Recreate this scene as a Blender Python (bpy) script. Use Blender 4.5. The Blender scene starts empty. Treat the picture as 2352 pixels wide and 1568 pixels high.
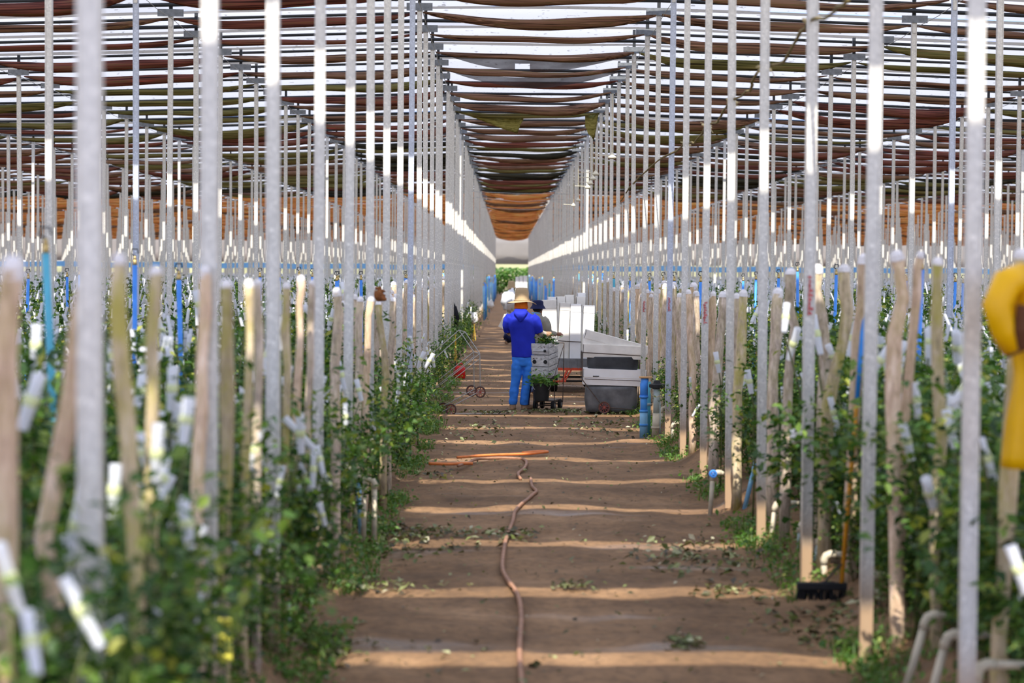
import bpy, bmesh, math, random
import numpy as np
from mathutils import Vector, Matrix, Euler, noise

random.seed(7)
rng = np.random.default_rng(11)
SC = bpy.context.scene
COL = SC.collection
PI = math.pi
R = math.radians

# ------------------------------------------------------------------ camera
F = 70.0 / 36.0 * 2352.0
EYE = 2.05
cam_d = bpy.data.cameras.new('camera')
cam = bpy.data.objects.new('camera', cam_d)
COL.objects.link(cam)
SC.camera = cam
cam_d.sensor_width = 36.0
cam_d.lens = 70.0
cam_d.clip_start = 0.1
cam_d.clip_end = 900.0
pitch = math.atan(156 / F)
yaw = math.atan(11 / F)
roll = R(0.45)
CM = Matrix.Rotation(-yaw, 4, 'Z') @ Matrix.Rotation(PI / 2 - pitch, 4, 'X') @ Matrix.Rotation(roll, 4, 'Z')
CM.translation = Vector((0, 0, EYE))
cam.matrix_world = CM
cam_d.dof.use_dof = True
cam_d.dof.focus_distance = 29.5
cam_d.dof.aperture_fstop = 2.0
RM = CM.to_3x3()
RMI = RM.inverted()


def P(px, py, D):
    """point at depth D (metres along the path) seen at photo pixel px, py"""
    d = RM @ Vector(((px - 1176) / F, (784 - py) / F, -1))
    return Vector((0, 0, EYE)) + d * (D / d.y)


def G(px, py, z=0.0):
    d = RM @ Vector(((px - 1176) / F, (784 - py) / F, -1))
    return Vector((0, 0, EYE)) + d * ((z - EYE) / d.z)


def proj(v):
    c = RMI @ (Vector(v) - Vector((0, 0, EYE)))
    if c.z > -0.1:
        return None
    return (1176 + F * c.x / -c.z, 784 - F * c.y / -c.z)


# ------------------------------------------------------------------ words
ORD = ('first second third fourth fifth sixth seventh eighth ninth tenth eleventh twelfth thirteenth fourteenth '
       'fifteenth sixteenth seventeenth eighteenth nineteenth').split()
TENS = ['twent', 'thirt', 'fort', 'fift', 'sixt', 'sevent', 'eight', 'ninet']


def nth(n):
    if n < 20:
        return ORD[n - 1]
    t, u = divmod(n, 10)
    return TENS[t - 2] + ('ieth' if u == 0 else 'y-' + ORD[u - 1])


# ------------------------------------------------------------------ materials
def new_mat(name):
    m = bpy.data.materials.new(name)
    m.use_nodes = True
    nt = m.node_tree
    return m, nt, nt.nodes['Principled BSDF']


def lin(r, g, b):
    f = lambda c: (c / 255 / 12.92) if c / 255 <= 0.04045 else ((c / 255 + 0.055) / 1.055) ** 2.4
    return (f(r), f(g), f(b), 1)


def flat(name, col, rough=0.6, metal=0.0, var=0.0, scale=8.0, spec=0.3, bump=0.0, stretch=(1, 1, 1)):
    """one colour, with optional blotchy wear of +-var and bump"""
    m, nt, b = new_mat(name)
    b.inputs['Roughness'].default_value = rough
    b.inputs['Metallic'].default_value = metal
    b.inputs['Specular IOR Level'].default_value = spec
    b.inputs['Base Color'].default_value = col
    if var or bump:
        tc = nt.nodes.new('ShaderNodeTexCoord')
        mp = nt.nodes.new('ShaderNodeMapping')
        mp.inputs['Scale'].default_value = stretch
        nz = nt.nodes.new('ShaderNodeTexNoise')
        nz.inputs['Scale'].default_value = scale
        nz.inputs['Detail'].default_value = 5
        nt.links.new(tc.outputs['Object'], mp.inputs[0])
        nt.links.new(mp.outputs[0], nz.inputs['Vector'])
        if var:
            rp = nt.nodes.new('ShaderNodeValToRGB')
            e = rp.color_ramp.elements
            e[0].position = 0.3
            e[1].position = 0.7
            e[0].color = tuple(max(0, c * (1 - var)) for c in col[:3]) + (1,)
            e[1].color = tuple(min(1, c * (1 + var)) for c in col[:3]) + (1,)
            nt.links.new(nz.outputs['Fac'], rp.inputs[0])
            nt.links.new(rp.outputs[0], b.inputs['Base Color'])
        if bump:
            bp = nt.nodes.new('ShaderNodeBump')
            bp.inputs['Strength'].default_value = bump
            bp.inputs['Distance'].default_value = 0.01
            nt.links.new(nz.outputs['Fac'], bp.inputs['Height'])
            nt.links.new(bp.outputs[0], b.inputs['Normal'])
    return m


def ramp(nt, fac, stops, interp='LINEAR'):
    rp = nt.nodes.new('ShaderNodeValToRGB')
    cr = rp.color_ramp
    cr.interpolation = interp
    while len(cr.elements) < len(stops):
        cr.elements.new(0.5)
    for e, (p, c) in zip(cr.elements, stops):
        e.position = p
        e.color = c if len(c) == 4 else tuple(c) + (1,)
    nt.links.new(fac, rp.inputs[0])
    return rp.outputs[0]


def texnoise(nt, scale, stretch=(1, 1, 1), coord='Object', detail=5, rough=0.5):
    tc = nt.nodes.new('ShaderNodeTexCoord')
    mp = nt.nodes.new('ShaderNodeMapping')
    mp.inputs['Scale'].default_value = stretch
    nz = nt.nodes.new('ShaderNodeTexNoise')
    nz.inputs['Scale'].default_value = scale
    nz.inputs['Detail'].default_value = detail
    nz.inputs['Roughness'].default_value = rough
    nt.links.new(tc.outputs[coord], mp.inputs[0])
    nt.links.new(mp.outputs[0], nz.inputs['Vector'])
    return nz.outputs['Fac']


def mix(nt, fac, a, b, mode='MIX'):
    mx = nt.nodes.new('ShaderNodeMix')
    mx.data_type = 'RGBA'
    mx.blend_type = mode
    for sock, v in ((mx.inputs[0], fac), (mx.inputs[6], a), (mx.inputs[7], b)):
        if isinstance(v, (int, float)):
            sock.default_value = v
        elif isinstance(v, tuple):
            sock.default_value = v
        else:
            nt.links.new(v, sock)
    return mx.outputs[2]


M = {}


def mat_ground():
    m, nt, b = new_mat('dirt')
    n1 = texnoise(nt, 1.3, (1, 1, 1), detail=6)
    n2 = texnoise(nt, 14, (1, 1, 1), detail=6, rough=0.7)
    c1 = ramp(nt, n1, [(0.3, (0.14, 0.074, 0.030)), (0.55, (0.25, 0.138, 0.062)), (0.75, (0.38, 0.222, 0.110))])
    c2 = ramp(nt, n2, [(0.32, (0.42, 0.42, 0.42)), (0.58, (1.05, 1.05, 1.05))])
    c = mix(nt, 0.75, c1, c2, 'MULTIPLY')
    nt.links.new(c, b.inputs['Base Color'])
    wet = texnoise(nt, 0.9, (0.45, 1.6, 1), detail=3)
    rr = ramp(nt, wet, [(0.60, (0.9, 0.9, 0.9)), (0.70, (0.25, 0.25, 0.25))])
    nt.links.new(rr, b.inputs['Roughness'])
    bp = nt.nodes.new('ShaderNodeBump')
    bp.inputs['Strength'].default_value = 0.55
    bp.inputs['Distance'].default_value = 0.03
    nt.links.new(n2, bp.inputs['Height'])
    nt.links.new(bp.outputs[0], b.inputs['Normal'])
    return m


def mat_film(name, col, transl=0.75, spots=True):
    m, nt, b = new_mat(name)
    out = nt.nodes['Material Output']
    nt.nodes.remove(b)
    d = nt.nodes.new('ShaderNodeBsdfDiffuse')
    t = nt.nodes.new('ShaderNodeBsdfTranslucent')
    ms = nt.nodes.new('ShaderNodeMixShader')
    ms.inputs[0].default_value = transl
    n1 = texnoise(nt, 0.5, (0.5, 1, 1), detail=4)
    c = ramp(nt, n1, [(0.3, tuple(x * 0.86 for x in col[:3])), (0.7, col[:3])])
    if spots:
        n2 = texnoise(nt, 9, detail=2)
        c = mix(nt, 1.0, c, ramp(nt, n2, [(0.28, (0.55, 0.54, 0.52)), (0.36, (1, 1, 1))]), 'MULTIPLY')
    nt.links.new(c, d.inputs[0])
    nt.links.new(c, t.inputs[0])
    nt.links.new(d.outputs[0], ms.inputs[1])
    nt.links.new(t.outputs[0], ms.inputs[2])
    nt.links.new(ms.outputs[0], out.inputs[0])
    return m


def mat_zinc(name, col, splash=True):
    """galvanised steel, spangled; dried mud splashed over its lowest half metre"""
    m, nt, b = new_mat(name)
    tc = nt.nodes.new('ShaderNodeTexCoord')
    vo = nt.nodes.new('ShaderNodeTexVoronoi')
    vo.inputs['Scale'].default_value = 55
    nt.links.new(tc.outputs['Object'], vo.inputs['Vector'])
    sp = ramp(nt, vo.outputs['Color'], [(0.0, tuple(c * 0.8 for c in col[:3])), (0.75, col[:3]), (1.0, tuple(min(1, c * 1.3) for c in col[:3]))])
    n1 = texnoise(nt, 3.0, (1, 1, 0.4))
    sp = mix(nt, 0.5, sp, ramp(nt, n1, [(0.35, (0.8, 0.79, 0.76)), (0.65, (1, 1, 1))]), 'MULTIPLY')
    if splash:
        sx = nt.nodes.new('ShaderNodeSeparateXYZ')
        nt.links.new(tc.outputs['Object'], sx.inputs[0])
        ad = nt.nodes.new('ShaderNodeMath')
        ad.operation = 'ADD'
        ns = nt.nodes.new('ShaderNodeMath')
        ns.operation = 'MULTIPLY'
        ns.inputs[1].default_value = 0.5
        nt.links.new(n1, ns.inputs[0])
        nt.links.new(sx.outputs['Z'], ad.inputs[0])
        nt.links.new(ns.outputs[0], ad.inputs[1])
        f = ramp(nt, ad.outputs[0], [(0.50, (1, 1, 1)), (0.80, (0, 0, 0))])
        sp = mix(nt, f, sp, (0.50, 0.34, 0.21, 1))
    nt.links.new(sp, b.inputs['Base Color'])
    b.inputs['Metallic'].default_value = 0.2
    b.inputs['Roughness'].default_value = 0.42
    return m


def mat_cloth(name, stops, transl=0.38, scale=1.0):
    m, nt, b = new_mat(name)
    out = nt.nodes['Material Output']
    nt.nodes.remove(b)
    d = nt.nodes.new('ShaderNodeBsdfDiffuse')
    t = nt.nodes.new('ShaderNodeBsdfTranslucent')
    ms = nt.nodes.new('ShaderNodeMixShader')
    ms.inputs[0].default_value = transl
    tc = nt.nodes.new('ShaderNodeTexCoord')
    oi = nt.nodes.new('ShaderNodeObjectInfo')
    ad = nt.nodes.new('ShaderNodeVectorMath')
    ad.operation = 'ADD'
    sc = nt.nodes.new('ShaderNodeVectorMath')
    sc.operation = 'SCALE'
    sc.inputs['Scale'].default_value = 40
    cb = nt.nodes.new('ShaderNodeCombineXYZ')
    for i in range(3):
        nt.links.new(oi.outputs['Random'], cb.inputs[i])
    nt.links.new(cb.outputs[0], sc.inputs[0])
    mp = nt.nodes.new('ShaderNodeMapping')
    mp.inputs['Scale'].default_value = (1.6 * scale, 38 * scale, 38 * scale)
    nt.links.new(tc.outputs['Object'], mp.inputs[0])
    nt.links.new(mp.outputs[0], ad.inputs[0])
    nt.links.new(sc.outputs[0], ad.inputs[1])
    nz = nt.nodes.new('ShaderNodeTexNoise')
    nz.inputs['Scale'].default_value = 1.0
    nz.inputs['Detail'].default_value = 4
    nt.links.new(ad.outputs[0], nz.inputs['Vector'])
    c = ramp(nt, nz.outputs['Fac'], [(p, tuple(min(0.9, q * 1.5) for q in cc)) for p, cc in stops])
    nt.links.new(c, d.inputs[0])
    nt.links.new(c, t.inputs[0])
    nt.links.new(d.outputs[0], ms.inputs[1])
    nt.links.new(t.outputs[0], ms.inputs[2])
    nt.links.new(ms.outputs[0], out.inputs[0])
    return m


def mat_leaf(name, stops, transl=0.35):
    m, nt, b = new_mat(name)
    out = nt.nodes['Material Output']
    g = nt.nodes.new('ShaderNodeNewGeometry')
    c = ramp(nt, g.outputs['Random Per Island'], stops)
    nt.links.new(c, b.inputs['Base Color'])
    b.inputs['Roughness'].default_value = 0.45
    b.inputs['Specular IOR Level'].default_value = 0.35
    t = nt.nodes.new('ShaderNodeBsdfTranslucent')
    ms = nt.nodes.new('ShaderNodeMixShader')
    ms.inputs[0].default_value = transl
    hs = nt.nodes.new('ShaderNodeHueSaturation')
    hs.inputs['Value'].default_value = 1.5
    hs.inputs['Saturation'].default_value = 1.1
    nt.links.new(c, hs.inputs['Color'])
    nt.links.new(hs.outputs[0], t.inputs[0])
    nt.links.new(b.outputs[0], ms.inputs[1])
    nt.links.new(t.outputs[0], ms.inputs[2])
    nt.links.new(ms.outputs[0], out.inputs[0])
    return m


def mat_sleeve():
    m, nt, b = new_mat('white_sleeve')
    out = nt.nodes['Material Output']
    b.inputs['Base Color'].default_value = (0.86, 0.87, 0.9, 1)
    b.inputs['Roughness'].default_value = 0.6
    t = nt.nodes.new('ShaderNodeBsdfTranslucent')
    t.inputs[0].default_value = (0.86, 0.87, 0.9, 1)
    ms = nt.nodes.new('ShaderNodeMixShader')
    ms.inputs[0].default_value = 0.4
    nt.links.new(b.outputs[0], ms.inputs[1])
    nt.links.new(t.outputs[0], ms.inputs[2])
    nt.links.new(ms.outputs[0], out.inputs[0])
    return m


def mat_net():
    """open-weave netting: a see-through mesh of dark threads"""
    m, nt, b = new_mat('open_net')
    out = nt.nodes['Material Output']
    b.inputs['Base Color'].default_value = (0.05, 0.03, 0.028, 1)
    b.inputs['Roughness'].default_value = 0.9
    tr = nt.nodes.new('ShaderNodeBsdfTransparent')
    ms = nt.nodes.new('ShaderNodeMixShader')
    n = texnoise(nt, 2.0, (1, 1, 1))
    f = ramp(nt, n, [(0.35, (0.72, 0.72, 0.72)), (0.65, (0.94, 0.94, 0.94))])
    nt.links.new(f, ms.inputs[0])
    nt.links.new(tr.outputs[0], ms.inputs[1])
    nt.links.new(b.outputs[0], ms.inputs[2])
    nt.links.new(ms.outputs[0], out.inputs[0])
    return m


def mat_bark(name, stops, moss=0.0):
    m, nt, b = new_mat(name)
    oi = nt.nodes.new('ShaderNodeObjectInfo')
    n1 = texnoise(nt, 9, (2.4, 2.4, 0.6), detail=8, rough=0.75)
    c = ramp(nt, n1, stops)
    n2 = texnoise(nt, 4.5, (1, 1, 0.45), detail=6, rough=0.7)
    if moss:
        f = ramp(nt, n2, [(0.47, (0, 0, 0)), (0.60, (moss, moss, moss))])
        c = mix(nt, f, c, (0.27, 0.235, 0.035, 1))
    hs = nt.nodes.new('ShaderNodeHueSaturation')
    mr = nt.nodes.new('ShaderNodeMapRange')
    mr.inputs[3].default_value = 1.3
    mr.inputs[4].default_value = 1.85
    nt.links.new(oi.outputs['Random'], mr.inputs[0])
    nt.links.new(mr.outputs[0], hs.inputs['Value'])
    nt.links.new(c, hs.inputs['Color'])
    nt.links.new(hs.outputs[0], b.inputs['Base Color'])
    b.inputs['Roughness'].default_value = 0.85
    bp = nt.nodes.new('ShaderNodeBump')
    bp.inputs['Strength'].default_value = 0.6
    bp.inputs['Distance'].default_value = 0.012
    nt.links.new(n1, bp.inputs['Height'])
    nt.links.new(bp.outputs[0], b.inputs['Normal'])
    return m


M['dirt'] = mat_ground()
M['film'] = mat_film('roof_film', (0.525, 0.498, 0.465), 0.8)
M['wallfilm'] = mat_film('wall_film', (0.70, 0.64, 0.57), 0.75, spots=False)
M['zinc'] = mat_zinc('zinc', (0.76, 0.73, 0.665))
M['bluezinc'] = mat_zinc('bluish_zinc', (0.58, 0.62, 0.71))
M['bracket'] = flat('bracket_steel', (0.20, 0.215, 0.23, 1), 0.5, 0.4, 0.2, 20)
M['bar'] = flat('dark_steel', (0.03, 0.033, 0.037, 1), 0.6, 0.0)
M['wire'] = flat('wire', (0.45, 0.45, 0.44, 1), 0.4, 0.6)
M['darkwire'] = flat('rusty_wire', (0.10, 0.075, 0.06, 1), 0.6, 0.3, 0.3, 40)
K = (0.022, 0.014, 0.012)
M['cloth'] = [  # pinkish last stops paint highlights into the cloth colour
    mat_cloth('brown_shade_cloth', [(0.30, K), (0.42, (0.10, 0.055, 0.035)), (0.52, (0.26, 0.14, 0.09)), (0.62, (0.14, 0.10, 0.04)), (0.68, (0.40, 0.22, 0.15)), (0.74, (0.62, 0.36, 0.27))]),
    mat_cloth('olive_shade_cloth', [(0.30, K), (0.42, (0.09, 0.08, 0.025)), (0.54, (0.20, 0.17, 0.06)), (0.62, (0.12, 0.07, 0.03)), (0.74, (0.34, 0.27, 0.12))]),
    mat_cloth('maroon_shade_cloth', [(0.30, K), (0.44, (0.11, 0.04, 0.03)), (0.54, (0.22, 0.075, 0.052)), (0.62, (0.12, 0.085, 0.04)), (0.70, (0.34, 0.05, 0.04)), (0.78, (0.42, 0.24, 0.17))]),
    mat_cloth('blackish_shade_cloth', [(0.35, (0.012, 0.012, 0.010)), (0.5, (0.035, 0.03, 0.02)), (0.6, (0.06, 0.055, 0.03)), (0.75, (0.11, 0.05, 0.04))]),
    mat_cloth('orange_shade_cloth', [(0.30, (0.12, 0.05, 0.02)), (0.42, (0.50, 0.22, 0.09)), (0.52, (0.68, 0.30, 0.13)), (0.62, (0.55, 0.42, 0.12)), (0.72, (0.85, 0.48, 0.30))], 0.55),
]
CLOTHWORD = ['brown', 'olive', 'maroon', 'blackish', 'orange']
M['net'] = mat_net()
M['olive'] = mat_cloth('torn_olive_net', [(0.3, (0.10, 0.09, 0.02)), (0.6, (0.30, 0.26, 0.08)), (0.75, (0.36, 0.30, 0.12))], 0.4)
M['leaf'] = mat_leaf('rose_leaf', [(0.0, (0.016, 0.045, 0.009)), (0.40, (0.042, 0.105, 0.018)), (0.75, (0.10, 0.19, 0.028)), (0.92, (0.22, 0.29, 0.045)), (1.0, (0.42, 0.40, 0.07))], 0.28)
M['leaflight'] = mat_leaf('fresh_leaf', [(0.0, (0.05, 0.13, 0.02)), (0.5, (0.10, 0.22, 0.04)), (0.9, (0.20, 0.32, 0.07)), (1.0, (0.34, 0.36, 0.10))])
M['grass'] = mat_leaf('grass_blade', [(0.0, (0.06, 0.13, 0.02)), (0.6, (0.12, 0.22, 0.04)), (1.0, (0.24, 0.30, 0.08))])
M['litter'] = mat_leaf('fallen_leaf', [(0.0, (0.05, 0.035, 0.02)), (0.4, (0.10, 0.10, 0.035)), (0.7, (0.16, 0.20, 0.06)), (0.9, (0.36, 0.38, 0.16)), (1.0, (0.55, 0.52, 0.36))], 0.2)
M['cane'] = flat('rose_cane', (0.10, 0.11, 0.035, 1), 0.7, 0, 0.4, 12)
M['sleeve'] = mat_sleeve()
M['bud'] = flat('rose_bud', (0.66, 0.70, 0.36, 1), 0.6, 0, 0.15, 30)
M['bark'] = [
    mat_bark('weathered_bark', [(0.3, (0.10, 0.075, 0.055)), (0.48, (0.33, 0.255, 0.19)), (0.7, (0.62, 0.52, 0.42))], 0.25),
    mat_bark('mossy_bark', [(0.3, (0.13, 0.10, 0.06)), (0.5, (0.36, 0.28, 0.17)), (0.7, (0.56, 0.46, 0.32))], 0.8),
    mat_bark('tan_bark', [(0.3, (0.20, 0.12, 0.07)), (0.5, (0.48, 0.34, 0.23)), (0.7, (0.68, 0.54, 0.42))], 0.3),
]
BARKWORD = ['grey weathered', 'mossy', 'tan']
M['tip'] = flat('whitewashed_tip', (0.80, 0.76, 0.74, 1), 0.8, 0, 0.12, 20)
M['bluepipe'] = flat('blue_pvc', (0.07, 0.29, 0.86, 1), 0.4, 0, 0.25, 6)
M['palebluepipe'] = flat('faded_blue_pvc', (0.24, 0.50, 0.72, 1), 0.45, 0, 0.2, 6)
M['tealpipe'] = flat('teal_pvc', (0.10, 0.42, 0.55, 1), 0.45, 0, 0.2, 6)
M['pvc'] = flat('cream_pvc', (0.60, 0.52, 0.38, 1), 0.5, 0, 0.2, 9)
M['greypvc'] = flat('grey_pvc', (0.42, 0.50, 0.48, 1), 0.5, 0, 0.2, 9)
M['brass'] = flat('brass', (0.55, 0.40, 0.16, 1), 0.35, 0.8)
M['black'] = flat('black_plastic', (0.016, 0.016, 0.017, 1), 0.55, 0, 0.3, 10)
M['rubber'] = flat('black_rubber', (0.010, 0.010, 0.011, 1), 0.75)
M['carton'] = flat('white_carton', (0.92, 0.91, 0.89, 1), 0.7, 0, 0.06, 3)
M['cartonold'] = flat('worn_white_carton', (0.86, 0.82, 0.74, 1), 0.75, 0, 0.14, 4)
M['cartoninside'] = flat('brown_carton_side', (0.52, 0.43, 0.32, 1), 0.8, 0, 0.1, 4)  # darker and browner than the white cartons
M['crate'] = flat('grey_crate_board', (0.55, 0.54, 0.53, 1), 0.7, 0, 0.3, 12, stretch=(1, 1, 3))
M['tarp'] = flat('grey_black_sheet', (0.045, 0.047, 0.05, 1), 0.5, 0, 0.5, 5, bump=0.5)
M['tarpgrey'] = flat('sunlit_grey_sheet', (0.13, 0.132, 0.135, 1), 0.5, 0, 0.45, 5, bump=0.5)  # paler than the upper bag: sunlight put into the sheet colour
M['redpaint'] = flat('red_paint', (0.62, 0.08, 0.035, 1), 0.5, 0, 0.2, 10)
M['redplastic'] = flat('red_plastic', (0.60, 0.012, 0.012, 1), 0.35, 0, 0.15, 8)
M['wheelred'] = flat('faded_red_rim', (0.34, 0.085, 0.065, 1), 0.6, 0, 0.3, 20)
M['wheelrust'] = flat('rusty_tyre', (0.11, 0.075, 0.06, 1), 0.7, 0, 0.3, 20)
M['steelsheet'] = flat('grey_wagon_side', (0.20, 0.21, 0.22, 1), 0.5, 0.3, 0.3, 8)
M['hosebrown'] = flat('muddy_hose', (0.33, 0.17, 0.10, 1), 0.6, 0, 0.3, 15)
M['hoseorange'] = flat('orange_hose', (0.75, 0.22, 0.06, 1), 0.5, 0, 0.15, 15)
M['orangestick'] = flat('orange_handle', (0.72, 0.30, 0.02, 1), 0.45, 0, 0.12, 15)
M['bluestick'] = flat('blue_handle', (0.03, 0.22, 0.58, 1), 0.45, 0, 0.12, 15)
M['yellow'] = flat('yellow_oilskin', (0.80, 0.43, 0.0, 1), 0.35, 0, 0.12, 4, bump=0.3)
M['yellowdark'] = flat('opening_shade', (0.10, 0.035, 0.01, 1), 0.8)  # dark tone painted as the shade inside the coat's openings
M['yellowtrap'] = flat('yellow_sticky_sheet', (0.78, 0.70, 0.10, 1), 0.5, 0, 0.08, 8)
M['yellowtie'] = flat('yellow_raffia', (0.72, 0.48, 0.06, 1), 0.6, 0, 0.2, 20)
M['blackcloth'] = flat('black_cloth', (0.010, 0.010, 0.013, 1), 0.9, 0, 0.3, 8)
M['glovebrown'] = flat('rust_brown_glove', (0.21, 0.075, 0.022, 1), 0.85, 0, 0.4, 25)
M['whiterag'] = flat('white_rag', (0.78, 0.76, 0.72, 1), 0.85, 0, 0.1, 10)
M['shirtblue'] = flat('royal_blue_jersey', (0.010, 0.022, 0.40, 1), 0.75, 0, 0.12, 6)
M['trousers'] = flat('bright_blue_trousers', (0.035, 0.21, 0.74, 1), 0.7, 0, 0.12, 8)
M['navy'] = flat('navy_cloth', (0.010, 0.014, 0.06, 1), 0.85, 0, 0.2, 8)
M['straw'] = None
M['orangecloth'] = flat('orange_neckcloth', (1.0, 0.20, 0.01, 1), 0.8, 0, 0.15, 20)
M['skin'] = flat('skin', (0.28, 0.14, 0.085, 1), 0.55)
M['hair'] = flat('dark_hair', (0.012, 0.009, 0.008, 1), 0.7)
M['tansleeve'] = flat('beige_sleeve', (0.50, 0.42, 0.34, 1), 0.8, 0, 0.2, 14)
M['glove'] = flat('soiled_work_glove', (0.34, 0.20, 0.115, 1), 0.85, 0, 0.45, 22)
M['boot'] = flat('muddy_boot', (0.36, 0.23, 0.14, 1), 0.8, 0, 0.3, 14)
M['greyshirt'] = flat('khaki_grey_shirt', (0.27, 0.25, 0.20, 1), 0.85, 0, 0.12, 8)
M['whiteshirt'] = flat('white_shirt', (0.82, 0.83, 0.86, 1), 0.8, 0, 0.05, 8)
M['lightblue'] = flat('light_blue_collar', (0.18, 0.45, 0.75, 1), 0.8)
M['jeans'] = flat('dark_jeans', (0.03, 0.04, 0.10, 1), 0.85, 0, 0.25, 10)
M['redmark'] = flat('red_marker_paint', (0.62, 0.17, 0.16, 1), 0.8, 0, 0.2, 40)
M['insul'] = flat('cream_bell', (0.72, 0.66, 0.50, 1), 0.5, 0, 0.15, 20)
M['vine'] = flat('dry_vine', (0.22, 0.17, 0.07, 1), 0.85, 0, 0.4, 25)
M['vineknot'] = flat('straw_tie', (0.60, 0.50, 0.28, 1), 0.85, 0, 0.25, 25)
M['hill'] = flat('dry_grass_hill', (0.36, 0.32, 0.13, 1), 0.9, 0, 0.3, 0.06)
M['plank'] = flat('orange_wood', (0.62, 0.36, 0.16, 1), 0.7, 0, 0.15, 10)
M['blueband'] = flat('blue_plastic_band', (0.24, 0.55, 1.0, 1), 0.5, 0, 0.12, 2)


def mat_straw():
    m, nt, b = new_mat('straw')
    tc = nt.nodes.new('ShaderNodeTexCoord')
    w = nt.nodes.new('ShaderNodeTexWave')
    w.bands_direction = 'Z'
    w.inputs['Scale'].default_value = 26
    w.inputs['Distortion'].default_value = 1.5
    nt.links.new(tc.outputs['Object'], w.inputs['Vector'])
    c = ramp(nt, w.outputs['Fac'], [(0.0, (0.32, 0.22, 0.11)), (1.0, (0.58, 0.43, 0.25))])
    nt.links.new(c, b.inputs['Base Color'])
    b.inputs['Roughness'].default_value = 0.8
    return m


M['straw'] = mat_straw()


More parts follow.
